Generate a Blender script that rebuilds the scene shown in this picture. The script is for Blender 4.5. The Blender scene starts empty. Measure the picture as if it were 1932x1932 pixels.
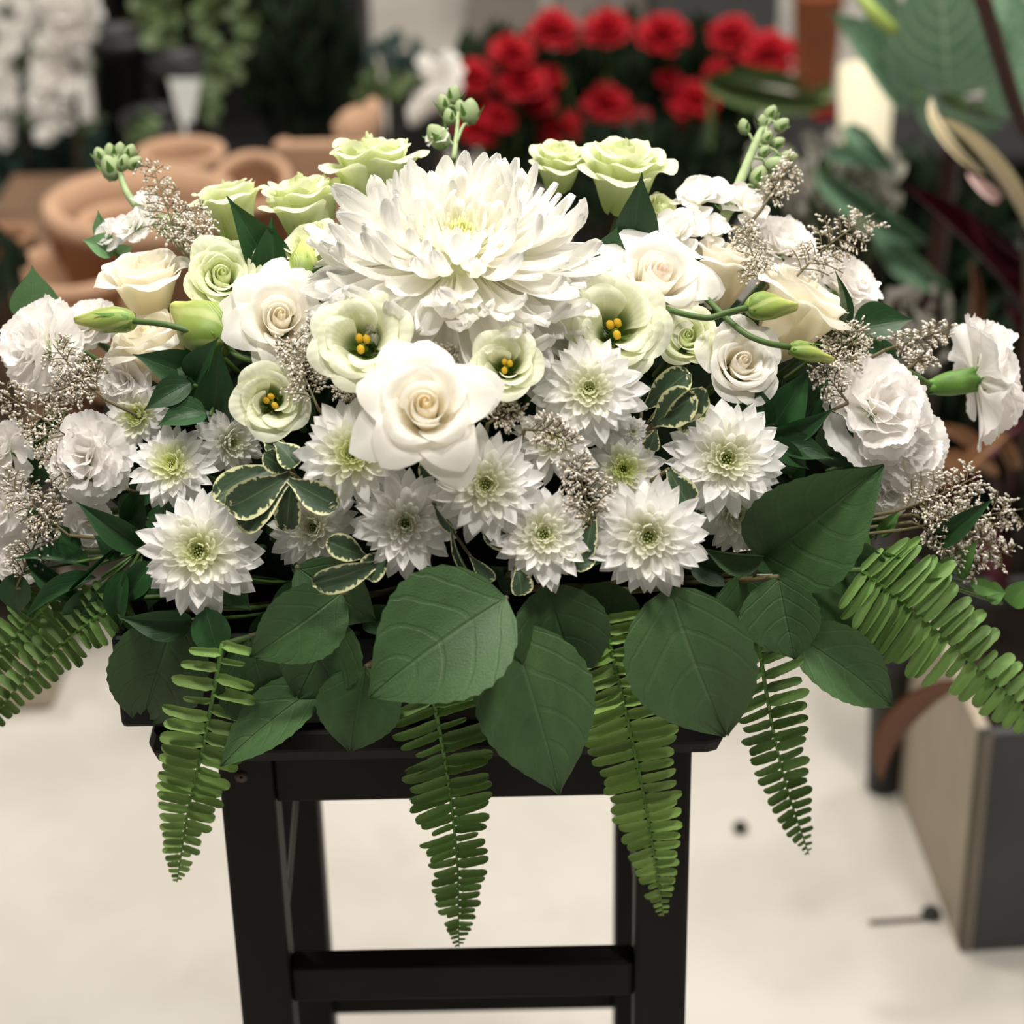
import bpy, math, random
import numpy as np
from mathutils import Vector, Matrix

random.seed(7); RNG = np.random.default_rng(7)
SC = bpy.context.scene
COL = SC.collection
PI = math.pi

# ------------------------------------------------------------------ camera
PITCH, ROLL, HC, FPX = math.radians(28.0), math.radians(1.15), 1.52, 4184.0
F = Vector((0, math.cos(PITCH), -math.sin(PITCH)))
U0 = Vector((0, math.sin(PITCH), math.cos(PITCH)))
R0 = Vector((1, 0, 0))
R = (R0 * math.cos(ROLL) - U0 * math.sin(ROLL))      # the camera leans a little clockwise
U = (R0 * math.sin(ROLL) + U0 * math.cos(ROLL))
CAM = Vector((0, 0, HC))
cd = bpy.data.cameras.new('camera'); cam = bpy.data.objects.new('camera', cd); COL.objects.link(cam)
cam.matrix_world = Matrix(((R.x, U.x, -F.x, CAM.x), (R.y, U.y, -F.y, CAM.y), (R.z, U.z, -F.z, CAM.z), (0, 0, 0, 1)))
cd.sensor_fit = 'HORIZONTAL'; cd.sensor_width = 36.0; cd.lens = 36.0 * FPX / 1932.0
cd.dof.use_dof = True; cd.dof.focus_distance = 1.32; cd.dof.aperture_fstop = 5.2
cd.clip_start = 0.02
SC.camera = cam

# ------------------------------------------------------------------ light
SC.view_settings.view_transform = 'Standard'; SC.view_settings.look = 'None'
SC.view_settings.gamma = 1.0; SC.view_settings.use_curve_mapping = False
SC.view_settings.exposure = 0.0
SC.cycles.max_bounces = 14; SC.cycles.diffuse_bounces = 8; SC.cycles.transmission_bounces = 8
world = bpy.data.worlds.new('shop_ambient'); SC.world = world; world.use_nodes = True
bg = world.node_tree.nodes['Background']; bg.inputs[0].default_value = (1.0, 0.965, 0.90, 1); bg.inputs[1].default_value = 0.15
def lamp(name, loc, target, size, power, col=(1.0, 0.945, 0.865)):
    l = bpy.data.lights.new(name, 'AREA'); l.shape = 'DISK'; l.size = size; l.energy = power; l.color = col
    o = bpy.data.objects.new(name, l); COL.objects.link(o); o.location = loc
    o.rotation_euler = (Vector(target) - Vector(loc)).to_track_quat('-Z', 'Y').to_euler()
    return o
lamp('ceiling_lamp', (-0.7, 0.7, 4.2), (-0.1, 1.25, 0.9), 0.5, 80)
lamp('ceiling_lamp', (1.0, 0.1, 4.2), (0.0, 1.2, 0.8), 0.5, 63)
lamp('ceiling_lamp', (0.2, 2.3, 4.2), (0.1, 2.0, 0.0), 0.4, 72)
lamp('ceiling_lamp', (-1.7, 3.4, 4.2), (-0.9, 3.0, 0.0), 0.5, 56)
lamp('ceiling_lamp', (1.6, 3.2, 4.2), (0.7, 2.8, 0.0), 0.5, 50)
lamp('ceiling_lamp', (0.3, 5.2, 4.2), (0.3, 4.8, 0.0), 0.6, 44)

# ------------------------------------------------------------------ helpers
def lin(r, g, b):
    f = lambda c: (c / 255.0 / 12.92) if c <= 10.31 else ((c / 255.0 + 0.055) / 1.055) ** 2.4
    return (f(r), f(g), f(b), 1.0)

class NT:
    """small node-tree writer"""
    def __init__(s, name):
        s.m = bpy.data.materials.new(name); s.m.use_nodes = True
        s.t = s.m.node_tree; s.t.nodes.clear()
    def n(s, typ, props=None, **inp):
        nd = s.t.nodes.new(typ)
        for k, v in (props or {}).items(): setattr(nd, k, v)
        for k, v in inp.items():
            k = int(k[1:]) if k[0] == 'i' and k[1:].isdigit() else k.replace('_', ' ')
            s.set(nd.inputs[k], v)
        return nd
    def set(s, sock, v):
        if hasattr(v, 'is_linked') or isinstance(v, bpy.types.NodeSocket): s.t.links.new(v, sock)
        else: sock.default_value = v
    def math(s, op, a, b=0.0, c=0.0, clamp=False):
        nd = s.n('ShaderNodeMath', {'operation': op, 'use_clamp': clamp}, i0=a, i1=b)
        if op in ('MULTIPLY_ADD', 'SMOOTH_MIN'): s.set(nd.inputs[2], c)
        return nd.outputs[0]
    def mix(s, fac, a, b, typ='MIX'):
        nd = s.n('ShaderNodeMix', {'data_type': 'RGBA', 'blend_type': typ}, i0=fac)
        s.set(nd.inputs[6], a); s.set(nd.inputs[7], b)
        return nd.outputs[2]
    def step(s, x, lo, hi):
        nd = s.n('ShaderNodeMapRange', {'interpolation_type': 'SMOOTHSTEP'})
        s.set(nd.inputs[0], x); nd.inputs[1].default_value = lo; nd.inputs[2].default_value = hi
        return nd.outputs[0]
    def noise(s, scale, detail=2.0, vec=None, rough=0.5):
        nd = s.n('ShaderNodeTexNoise', None, Scale=scale, Detail=detail, Roughness=rough)
        if vec is not None: s.set(nd.inputs['Vector'], vec)
        return nd.outputs['Fac']
    def uv(s):
        tc = s.n('ShaderNodeTexCoord'); sp = s.n('ShaderNodeSeparateXYZ', None, i0=tc.outputs['UV'])
        return sp.outputs[0], sp.outputs[1]
    def obj(s): return s.n('ShaderNodeTexCoord').outputs['Object']
    def gen(s): return s.n('ShaderNodeTexCoord').outputs['Generated']
    def geo(s): return s.n('ShaderNodeNewGeometry').outputs['Position']
    def info(s): return s.n('ShaderNodeObjectInfo')
    def finish(s, color, rough=0.5, transl=0.0, tcol=None, bump=None, bstr=0.3, bdist=0.001, spec=0.5, metal=0.0, coat=0.0):
        p = s.n('ShaderNodeBsdfPrincipled')
        s.set(p.inputs['Base Color'], color); s.set(p.inputs['Roughness'], rough)
        p.inputs['Specular IOR Level'].default_value = spec; p.inputs['Metallic'].default_value = metal
        p.inputs['Coat Weight'].default_value = coat
        nrm = None
        if bump is not None:
            b = s.n('ShaderNodeBump', None, Strength=bstr, Distance=bdist, Height=bump); nrm = b.outputs[0]
            s.set(p.inputs['Normal'], nrm)
        out = s.n('ShaderNodeOutputMaterial'); sh = p.outputs[0]
        if transl > 0:
            tr = s.n('ShaderNodeBsdfTranslucent'); s.set(tr.inputs[0], tcol if tcol is not None else color)
            mx = s.n('ShaderNodeMixShader', None, i0=transl, i1=sh, i2=tr.outputs[0]); sh = mx.outputs[0]
        s.t.links.new(sh, out.inputs[0])
        return s.m

def flat(name, rgb, rough=0.5, var=0.12, scale=40.0, spec=0.4, metal=0.0, bump=0.0, coat=0.0):
    t = NT(name); nz = t.noise(scale, 4.0, t.obj())
    c = lin(*rgb); d = tuple(x * (1 - 2 * var) for x in c[:3]) + (1,)
    return t.finish(t.mix(nz, d, tuple(min(1, x * (1 + var)) for x in c[:3]) + (1,)), rough, spec=spec, metal=metal,
                    bump=nz if bump else None, bstr=bump, coat=coat)

def petal_mat(name, tip, base, lo=0.0, hi=0.6, transl=0.28, rough=0.6, streak=14.0, bstr=0.12):
    """petal: colour runs from base to tip along the petal, fine lengthwise veins; tinted per petal by the object colour"""
    t = NT(name); u, v = t.uv(); oi = t.info()
    c = t.mix(t.step(u, lo, hi), lin(*base), lin(*tip))
    c = t.mix(1.0, c, oi.outputs['Color'], 'MULTIPLY')
    w = t.math('SINE', t.math('MULTIPLY', v, streak * 2 * PI))
    w = t.math('ADD', w, t.math('MULTIPLY', t.noise(9.0, 2.0, t.n('ShaderNodeTexCoord').outputs['UV']), 3.0))
    return t.finish(c, rough, transl, bump=w, bstr=bstr, bdist=0.0006, spec=0.25)

def leaf_mat(name, col, vein, rough=0.42, nv=8.0, transl=0.14, side=0.30, spec=0.45, vm=0.08, bstr=0.6, mot=0.25):
    t = NT(name); u, v = t.uv(); oi = t.info()
    a = t.math('MULTIPLY', t.math('ABSOLUTE', t.math('SUBTRACT', v, 0.5)), 2.0)
    mid = t.math('SUBTRACT', 1.0, t.step(a, 0.0, 0.055))
    warp = t.math('MULTIPLY', t.math('SUBTRACT', t.noise(3.0, 2.0, t.gen()), 0.5), 0.07)
    sv = t.math('SINE', t.math('MULTIPLY', t.math('ADD', warp, t.math('SUBTRACT', u, t.math('MULTIPLY', t.math('POWER', a, 1.5), side))), 2 * PI * nv))
    sv = t.step(sv, 0.80, 1.0)
    nz = t.noise(5.0, 4.0, t.gen()); fine = t.noise(70.0, 3.0, t.gen())
    rnd = t.math('MULTIPLY_ADD', oi.outputs['Random'], 0.5, 0.75)
    c = t.mix(t.math('MULTIPLY', nz, mot * 2), lin(*col), tuple(x * 1.7 for x in lin(*col)[:3]) + (1,))
    c = t.mix(t.math('MULTIPLY', sv, vm), c, lin(*vein))
    c = t.mix(t.math('MULTIPLY', mid, 0.55), c, lin(*vein))
    hs = t.n('ShaderNodeHueSaturation', None, Value=rnd); t.set(hs.inputs['Color'], c)
    c = t.mix(1.0, hs.outputs[0], oi.outputs['Color'], 'MULTIPLY')
    h = t.math('ADD', t.math('MULTIPLY', sv, -0.35), t.math('MULTIPLY', mid, -1.0))
    h = t.math('ADD', h, t.math('MULTIPLY', fine, 0.5))
    rg = t.math('MULTIPLY_ADD', nz, 0.35, rough - 0.15)
    return t.finish(c, rg, transl, bump=h, bstr=bstr, bdist=0.0007, spec=spec)

# ------------------------------------------------------------------ materials
M = {}
M['mum'] = petal_mat('big_mum_petal', (253, 252, 248), (250, 249, 236), 0.0, 0.4, 0.46)
M['spray'] = petal_mat('spray_mum_petal', (250, 249, 247), (244, 243, 222), 0.0, 0.4, 0.40)
M['rose'] = petal_mat('rose_petal', (253, 251, 245), (253, 248, 234), 0.1, 0.8, 0.46, streak=6, bstr=.06)
M['lisi'] = petal_mat('lisianthus_petal', (244, 246, 222), (128, 148, 58), 0.06, 0.50, 0.34, streak=9)
M['lisiout'] = petal_mat('lisianthus_outer_petal', (243, 246, 218), (210, 224, 150), 0.05, 0.7, 0.36, streak=9)
M['carn'] = petal_mat('carnation_petal', (253, 251, 249), (247, 246, 234), 0.0, 0.5, 0.44, streak=8, bstr=0.1)
M['red'] = petal_mat('red_petal', (172, 18, 32), (104, 8, 20), 0.0, 0.6, 0.15)
M['salal'] = leaf_mat('salal_leaf', (68, 96, 58), (110, 138, 96), 0.46, 5.0, side=0.32, mot=.6, bstr=.9, spec=.34)
M['ruscus'] = leaf_mat('ruscus_leaf', (40, 74, 40), (74, 108, 66), 0.40, 3.0, side=0.8, bstr=0.3)
M['fern'] = leaf_mat('fern_leaflet', (116, 150, 80), (156, 180, 116), 0.5, 6.0, transl=0.25, side=0.5, bstr=0.3)
M['pale'] = leaf_mat('pale_leaf', (100, 140, 92), (140, 170, 120), 0.5, 5.0, transl=0.2)
M['rubber'] = leaf_mat('rubber_plant_leaf', (92, 126, 100), (176, 196, 164), 0.3, 8.0, side=0.45, spec=0.7, bstr=1.0, vm=.55)
M['dark'] = leaf_mat('dark_foliage_leaf', (24, 40, 22), (44, 66, 38), 0.5, 4.0)
M['blue'] = leaf_mat('blue_green_leaf', (66, 88, 82), (100, 124, 116), 0.4, 5.0)
M['mid'] = leaf_mat('mid_green_leaf', (82, 100, 62), (130, 150, 96), 0.45, 5.0)
M['cordy'] = leaf_mat('cordyline_leaf', (70, 18, 30), (104, 44, 54), 0.4, 2.0, side=1.2)
M['dry'] = leaf_mat('dried_leaf', (150, 116, 86), (214, 184, 150), 0.7, 5.0)
M['brownleaf'] = leaf_mat('brown_curled_leaf', (108, 72, 50), (160, 110, 74), 0.6, 5.0)
M['straw'] = leaf_mat('straw_leaf', (206, 196, 168), (226, 218, 196), 0.6, 3.0)
M['pinkleaf'] = leaf_mat('pink_pale_leaf', (206, 178, 176), (220, 200, 196), 0.6, 3.0)
M['grey'] = leaf_mat('silver_grey_leaf', (164, 160, 150), (170, 168, 158), 0.8, 3.0)

def variegated():
    t = NT('variegated_pittosporum_leaf'); u, v = t.uv(); oi = t.info()
    a = t.math('MULTIPLY', t.math('ABSOLUTE', t.math('SUBTRACT', v, 0.5)), 2.0)
    edge = t.math('MAXIMUM', a, t.math('MULTIPLY', t.math('SUBTRACT', u, 0.62), 2.5))
    tc = t.n('ShaderNodeTexCoord')
    mp = t.n('ShaderNodeMapping', None, Vector=tc.outputs['UV']); mp.inputs['Scale'].default_value = (14, 3, 1)
    ad = t.n('ShaderNodeVectorMath', {'operation': 'ADD'}, i0=mp.outputs[0]); t.set(ad.inputs[1], oi.outputs['Random'])
    nz = t.noise(1.0, 3.0, ad.outputs[0])
    e = t.step(t.math('ADD', edge, t.math('MULTIPLY', t.math('SUBTRACT', nz, 0.5), 0.9)), 0.80, 0.86)
    n2 = t.noise(4.0, 3.0, t.gen())
    green = t.mix(n2, lin(40, 62, 38), lin(82, 104, 78))
    mid = t.math('SUBTRACT', 1.0, t.step(a, 0.0, 0.06))
    green = t.mix(t.math('MULTIPLY', mid, 0.5), green, lin(126, 146, 106))
    c = t.mix(e, green, lin(226, 226, 176))
    return t.finish(c, 0.45, 0.12, bump=n2, bstr=0.3, spec=0.4)
M['pitto'] = variegated()
M['stem'] = flat('green_stem', (78, 106, 52), 0.55, 0.15)
M['stockgreen'] = flat('stock_bud_green', (160, 178, 130), 0.7, 0.2, 90)
M['woodstem'] = flat('olive_twig', (104, 96, 64), 0.6, 0.2)
M['darkstem'] = flat('dark_stem', (58, 46, 32), 0.6, 0.2)
M['redstem'] = flat('maroon_stem', (66, 32, 26), 0.5, 0.2)
M['limestem'] = flat('lime_stem', (160, 182, 90), 0.5, 0.15)
M['calyx'] = flat('carnation_calyx', (98, 142, 58), 0.5, 0.2, 60)
M['floret'] = flat('pale_floret', (236, 230, 220), 0.8, 0.15, 400)
M['calyxbrown'] = flat('floret_calyx', (192, 181, 160), 0.8, 0.2, 400)
M['eye'] = flat('green_eye_floret', (212, 214, 146), 0.6, 0.3, 60)
M['eyeyellow'] = flat('yellow_eye_floret', (240, 236, 164), 0.6, 0.2, 60)
M['greenmum'] = petal_mat('unripe_mum_petal', (196, 206, 150), (130, 150, 70), 0.0, 0.7, 0.25)
M['stamen'] = flat('yellow_anther', (214, 172, 40), 0.7, 0.2, 80)
M['pistil'] = flat('green_pistil', (112, 134, 44), 0.5, 0.2)
def bud_mat():
    t = NT('lisianthus_bud'); u, v = t.uv()
    w = t.math('SINE', t.math('MULTIPLY', t.math('ADD', v, t.math('MULTIPLY', u, 0.35)), 2 * PI * 4))
    c = t.mix(t.step(u, 0.15, 0.9), lin(122, 150, 62), lin(206, 214, 120))
    c = t.mix(t.math('MULTIPLY', t.step(w, 0.4, 1.0), 0.35), c, lin(226, 230, 160))
    return t.finish(c, 0.5, 0.15, bump=w, bstr=0.25, bdist=0.001)
M['bud'] = bud_mat()
M['wood'] = flat('black_painted_wood', (27, 24, 22), 0.6, 0.25, 25, bump=0.05, spec=.2)
M['plastic'] = flat('black_plastic_tray', (9, 10, 12), 0.45, 0.15, 20, spec=.2)
M['foam'] = flat('wet_floral_foam', (22, 34, 20), 0.95, 0.3, 120, spec=0.1)
M['steel'] = flat('grey_steel_rod', (150, 148, 142), 0.4, 0.1, metal=0.3)
M['scuff'] = flat('bare_scuffed_wood', (92, 74, 66), 0.7, 0.2)
M['terra'] = flat('terracotta', (184, 148, 120), 0.85, 0.18, 14, spec=0.2, bump=0.1)
M['terradark'] = flat('damp_terracotta', (146, 110, 84), 0.85, 0.18, 14, spec=0.2)
M['orangepot'] = flat('orange_clay', (150, 84, 48), 0.8, 0.2, 14)
M['blackpot'] = flat('black_nursery_plastic', (38, 38, 38), 0.45, 0.2, 14)
M['soil'] = flat('dark_potting_soil', (34, 28, 22), 0.95, 0.4, 90, spec=0.1)
M['cement_shade'] = flat('fibre_cement_shade_tone', (74, 74, 74), 0.75, 0.12, 12, spec=0.2)  # dark copy of the planter's cement: the front's shade is put into the colour
M['taupe'] = flat('taupe_fibre_cement', (172, 160, 142), 0.8, 0.1, 12, spec=0.2)  # planter sides as lit, light put into the colour; also the taupe pot
M['white'] = flat('white_paint', (236, 236, 236), 0.6, 0.03, 10)
M['cream'] = flat('cream_card', (236, 228, 200), 0.8, 0.05, 10)
M['bench'] = flat('weathered_bench_wood', (112, 86, 64), 0.75, 0.25, 18)
M['stone'] = flat('black_pebble', (30, 28, 24), 0.6, 0.2)
def floor_mat():
    t = NT('polished_cream_concrete'); p = t.geo()
    a = t.noise(1.6, 5.0, p, 0.6); b = t.noise(9.0, 4.0, p); c = t.noise(90.0, 2.0, p)
    k = t.mix(t.step(a, 0.35, 0.65), lin(178, 173, 164), lin(194, 190, 183))
    k = t.mix(t.math('MULTIPLY', t.step(b, 0.56, 0.72), 0.28), k, lin(166, 160, 150))
    k = t.mix(t.math('MULTIPLY', c, 0.10), k, lin(190, 182, 166))
    return t.finish(k, t.math('MULTIPLY_ADD', b, 0.25, 0.38), bump=c, bstr=0.03, spec=0.35)
M['floor'] = floor_mat()
M['wall'] = flat('grey_shop_wall', (150, 144, 134), 0.85, 0.06, 3)

# ------------------------------------------------------------------ pixels to points in the shop
def ray(px, py):
    return F + R * ((px - 966.0) / FPX) - U * ((py - 966.0) / FPX)
def at(px, py, Y):
    d = ray(px, py); return CAM + d * (Y / d.y)
def onfloor(px, py, z=0.0):
    d = ray(px, py); return CAM + d * ((z - HC) / d.z)
_PY = [100, 200, 300, 400, 500, 650, 800, 950, 1100, 1250, 1400, 1500, 1800]
_YY = [1.43, 1.39, 1.34, 1.29, 1.25, 1.19, 1.15, 1.125, 1.105, 1.10, 1.115, 1.13, 1.15]
def ysurf(px, py):      # how far back the mound of flowers lies
    return float(np.interp(py, _PY, _YY)) + 0.11 * ((px - 880.0) / 950.0) ** 2
def on(px, py, dy=0.0): return at(px, py, ysurf(px, py) + dy)
def mpp(p): return (p - CAM).dot(F) / FPX          # metres per pixel there
def facing(r, u, b): return (R * r + U * u - F * b).normalized()
def frame(loc, n, spin=0.0, scale=1.0):
    """local z = n, local x near picture-up turned by spin degrees"""
    z = n.normalized(); x = U - z * U.dot(z)
    if x.length < 0.15: x = R - z * R.dot(z)
    x.normalize(); y = z.cross(x)
    a = math.radians(spin); x, y = x * math.cos(a) + y * math.sin(a), y * math.cos(a) - x * math.sin(a)
    s = scale
    return Matrix(((x.x * s, y.x * s, z.x * s, loc.x), (x.y * s, y.y * s, z.y * s, loc.y), (x.z * s, y.z * s, z.z * s, loc.z), (0, 0, 0, 1)))
FOAM_C = Vector((-0.03, 1.335, 0.76))

# ------------------------------------------------------------------ meshes
def mk(name, verts, faces, uvs=None, smooth=True):
    me = bpy.data.meshes.new(name); me.from_pydata([tuple(v) for v in verts], [], faces)
    if uvs is not None:
        l = me.uv_layers.new(name='UVMap'); vi = np.empty(len(me.loops), dtype=np.int32)
        me.loops.foreach_get('vertex_index', vi); l.data.foreach_set('uv', np.asarray(uvs, dtype=np.float32)[vi].ravel())
    if smooth: me.polygons.foreach_set('use_smooth', [True] * len(me.polygons))
    me.update(); return me
class MB:
    """gathers grids, tubes and blobs into one mesh"""
    def __init__(s): s.v = []; s.f = []; s.t = []; s.n = 0
    def add(s, P, faces, uv=None):
        P = np.asarray(P, float).reshape(-1, 3); s.v.append(P); s.f += [tuple(i + s.n for i in f) for f in faces]
        s.t.append(np.zeros((len(P), 2)) if uv is None else np.asarray(uv, float).reshape(-1, 2)); s.n += len(P); return s
    def grid(s, P, closed=False):
        nu, nv = P.shape[:2]; fs = []
        for i in range(nu - 1):
            for j in range(nv - 1 + (1 if closed else 0)):
                k = (j + 1) % nv; fs.append((i * nv + j, (i + 1) * nv + j, (i + 1) * nv + k, i * nv + k))
        uu, vv = np.meshgrid(np.linspace(0, 1, nu), np.linspace(0, 1, nv), indexing='ij')
        return s.add(P, fs, np.stack([uu, vv], -1))
    def tube(s, pts, rad, n=6, caps=True):
        pts = [Vector(p) for p in pts]; m = len(pts)
        rad = list(rad) if hasattr(rad, '__len__') else [rad] * m
        P = np.zeros((m, n, 3)); ref = None
        for i in range(m):
            d = (pts[min(i + 1, m - 1)] - pts[max(i - 1, 0)]).normalized()
            if ref is None: ref = Vector((0, 0, 1)) if abs(d.z) < 0.9 else Vector((1, 0, 0))
            a = d.cross(ref); a.normalize(); b = d.cross(a); ref = -b if False else a.cross(d)
            for k in range(n):
                q = pts[i] + (a * math.cos(2 * PI * k / n) + b * math.sin(2 * PI * k / n)) * rad[i]; P[i, k] = q
        base = s.n; s.grid(P, True)
        if caps: s.f += [tuple(base + k for k in range(n)), tuple(base + (m - 1) * n + k for k in reversed(range(n)))]
        return s
    def lathe(s, prof, n=24, mat=None):
        P = np.array([[(r * math.cos(2 * PI * k / n), r * math.sin(2 * PI * k / n), z) for k in range(n)] for r, z in prof])
        if mat is not None: P = xf(mat, P)
        return s.grid(P, True)
    def blob(s, c, ax, L, W, n=5):
        """small pointed blob from c along ax"""
        ax = Vector(ax).normalized(); a = ax.orthogonal().normalized(); b = ax.cross(a); c = Vector(c)
        P = [c]; 
        for k in range(n): P.append(c + ax * (L * .5) + (a * math.cos(2 * PI * k / n) + b * math.sin(2 * PI * k / n)) * W)
        P.append(c + ax * L)
        fs = [(0, 1 + (k + 1) % n, 1 + k) for k in range(n)] + [(n + 1, 1 + k, 1 + (k + 1) % n) for k in range(n)]
        return s.add([tuple(p) for p in P], fs)
    def box(s, lo, hi, bev=0.0, mat=None):
        x0, y0, z0 = lo; x1, y1, z1 = hi; b = min(bev, (x1 - x0) / 2.01, (y1 - y0) / 2.01, (z1 - z0) / 2.01)
        if b <= 0:
            P = np.array([(x, y, z) for z in (z0, z1) for y in (y0, y1) for x in (x0, x1)], float)
            fs = [(0, 2, 3, 1), (4, 5, 7, 6), (0, 1, 5, 4), (2, 6, 7, 3), (0, 4, 6, 2), (1, 3, 7, 5)]
        else:
            P = []; fs = []
            def ring(q, z):
                out = []
                for cx, cy, a0 in ((x1 - b, y1 - b, 0), (x0 + b, y1 - b, 90), (x0 + b, y0 + b, 180), (x1 - b, y0 + b, 270)):
                    for a in (0, 45, 90): t = math.radians(a0 + a); out.append((cx + q * math.cos(t), cy + q * math.sin(t), z))
                return out
            rings = [ring(0.001 * b, z0), ring(b * .7, z0 + b * .3), ring(b, z0 + b), ring(b, z1 - b), ring(b * .7, z1 - b * .3), ring(0.001 * b, z1)]
            rings[0] = [(min(max(x, x0 + b), x1 - b), min(max(y, y0 + b), y1 - b), z) for x, y, z in rings[0]]
            for r_ in rings: P += r_
            for i in range(5):
                for k in range(12): fs.append((i * 12 + k, i * 12 + (k + 1) % 12, (i + 1) * 12 + (k + 1) % 12, (i + 1) * 12 + k))
            fs += [tuple(reversed(range(12))), tuple(60 + k for k in range(12))]; P = np.array(P)
        if mat is not None: P = xf(mat, P)
        return s.add(P, fs)
    def mesh(s, name, smooth=True): return mk(name, np.concatenate(s.v), s.f, np.concatenate(s.t), smooth)
def xf(m, P):
    A = np.array(m); sh = P.shape; Q = P.reshape(-1, 3) @ A[:3, :3].T + A[:3, 3]; return Q.reshape(sh)

def put(name, me, mat, parent=None, mtx=None, color=None, kind=None, label=None):
    o = bpy.data.objects.new(name, me); COL.objects.link(o)
    if not me.materials: me.materials.append(M[mat])
    if parent is not None: o.parent = parent
    if mtx is not None: o.matrix_basis = mtx
    if color is not None: o.color = color
    if kind: o['kind'] = kind
    if label: o['label'] = label
    return o
def thing(name, label, cat, mtx=None, group=None):
    o = bpy.data.objects.new(name, None); COL.objects.link(o); o.empty_display_size = 0.02
    if mtx is not None: o.matrix_basis = mtx
    o['label'] = label; o['category'] = cat
    if group: o['group'] = group
    return o
def tag(o, label, cat, group=None):
    o['label'] = label; o['category'] = cat
    if group: o['group'] = group
    return o

def strap(nu, nv, wf, bend, cup=0.6, fold=0.0, ruf=0.0, rn=3.0, twist=0.0, serr=0.0, ph=0.0, edge=None, tipd=1.0):
    """blade of length 1 along +x, face +z.  bend(u) = slope angle; cup = arc angle across; fold = V along the midrib"""
    us = 1 - (1 - np.linspace(0, 1, nu)) ** tipd; c = np.zeros((nu, 2)); th = np.array([bend(u) for u in us])
    for i in range(1, nu):
        a = 0.5 * (th[i] + th[i - 1]); c[i] = c[i - 1] + np.array([math.cos(a), math.sin(a)]) * (us[i] - us[i - 1])
    P = np.zeros((nu, nv, 3)); vs = np.linspace(-1, 1, nv)
    for i, u in enumerate(us):
        w = wf(u)
        for j, v in enumerate(vs):
            cc = cup if not callable(cup) else cup(u)
            if abs(cc) > 1e-3: y = w * math.sin(v * cc) / cc; h = w * (1 - math.cos(v * cc)) / cc
            else: y = w * v; h = 0
            h += abs(v) * w * fold
            ex = 0.0
            if edge is not None: ex = edge(v) * max(0, u - .4) / .6
            if serr and abs(v) > .99 and 0 < i < nu - 1: y *= 1 + serr * (1 if i % 2 else -1)
            if serr and i == nu - 1 and edge is not None: ex += serr * (1 if j % 2 else -1)
            h += ruf * math.sin(rn * v * PI + ph + 2.0 * u) * u ** 2
            if twist:
                t = twist * u; y, h = y * math.cos(t) - h * math.sin(t), y * math.sin(t) + h * math.cos(t)
            s, cs = math.sin(th[i]), math.cos(th[i])
            P[i, j] = (c[i, 0] - s * h + cs * ex, y, c[i, 1] + cs * h + s * ex)
    return P
def sm(x, a, b): t = min(1, max(0, (x - a) / (b - a))); return t * t * (3 - 2 * t)
def w_round(W, base=0.4, mid=0.7): return lambda u: W * (base + (1 - base) * sm(u, 0, mid)) * math.sqrt(max(0.05, 1 - max(0, (u - .72) / .28) ** 2))
def w_point(W, base=0.4, mid=0.6, t0=0.6): return lambda u: W * (base + (1 - base) * sm(u, 0, mid)) * max(0.03, 1 - max(0, (u - t0) / (1 - t0)) ** 1.7)
def w_ovate(W, peak=0.42, sharp=1.25):
    def f(u):
        x = u ** (math.log(.5) / math.log(peak)); return max(0.012, W * math.sin(PI * min(1, max(0, x))) ** (0.75 if u < peak else sharp))
    return f
def gm(name, P): return MB().grid(P).mesh(name)

def rotz(a): return Matrix.Rotation(a, 4, 'Z')
def petal_at(az, el, rbase, zbase, L, W=1.0, roll=0.0):
    """petal root on a ring, rising el radians above the ring's plane"""
    return rotz(az) @ Matrix.Translation((rbase, 0, zbase)) @ Matrix.Rotation(-el, 4, 'Y') @ Matrix.Rotation(roll, 4, 'X') @ Matrix.Diagonal((L, L * W, L, 1))
rnd = random.uniform

# --- shared petal shapes
def bendf(a0, a1, p=1.5): return lambda u: a0 + (a1 - a0) * u ** p
BIG = {}
BIG['out'] = [gm('mum_petal', strap(11, 7, w_round(.135, .40, .65), lambda u, k=k: (.25 - .70 * u) + (1.1 + .5 * k) * sm(u, .55, 1.0) , .95, ruf=.03, ph=k, tipd=1.7)) for k in range(3)]
BIG['low'] = [gm('mum_petal', strap(11, 7, w_round(.14, .40, .65), lambda u, k=k: (.35 - .9 * u) + (.8 + .5 * k) * sm(u, .6, 1.0), .85, ruf=.035, ph=k, tipd=1.7)) for k in range(3)]
BIG['mid'] = [gm('mum_petal', strap(11, 7, w_round(.145, .42, .6), bendf(-.35, .45 + .35 * k, 1.4), 1.05, ruf=.03, ph=k, tipd=1.7, twist=.25 * (k - 1))) for k in range(3)]
BIG['in'] = [gm('mum_petal', strap(11, 7, w_round(.15, .45, .6), bendf(-.40, .60 + .3 * k, 1.3), 1.1, ruf=.02, ph=k, tipd=1.7, twist=.2 * (k - 1))) for k in range(3)]
BIG['core'] = [gm('mum_petal', strap(9, 5, w_round(.17, .5, .6), bendf(-.2, .35 + .2 * k, 1.3), 1.2, tipd=1.6)) for k in range(3)]
SP = [gm('spray_petal', strap(8, 5, w_point(.178, .45, .5, .70), bendf(.15, -.30 + .28 * k, 1.3), .8 + .1 * k, ruf=.02, ph=k, tipd=1.5, twist=.2 * (k - 1))) for k in range(3)]
SPI = [gm('spray_petal', strap(7, 5, w_round(.18, .45, .6), bendf(-.3, .6 + .2 * k, 1.3), 1.15, tipd=1.6)) for k in range(2)]

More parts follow.
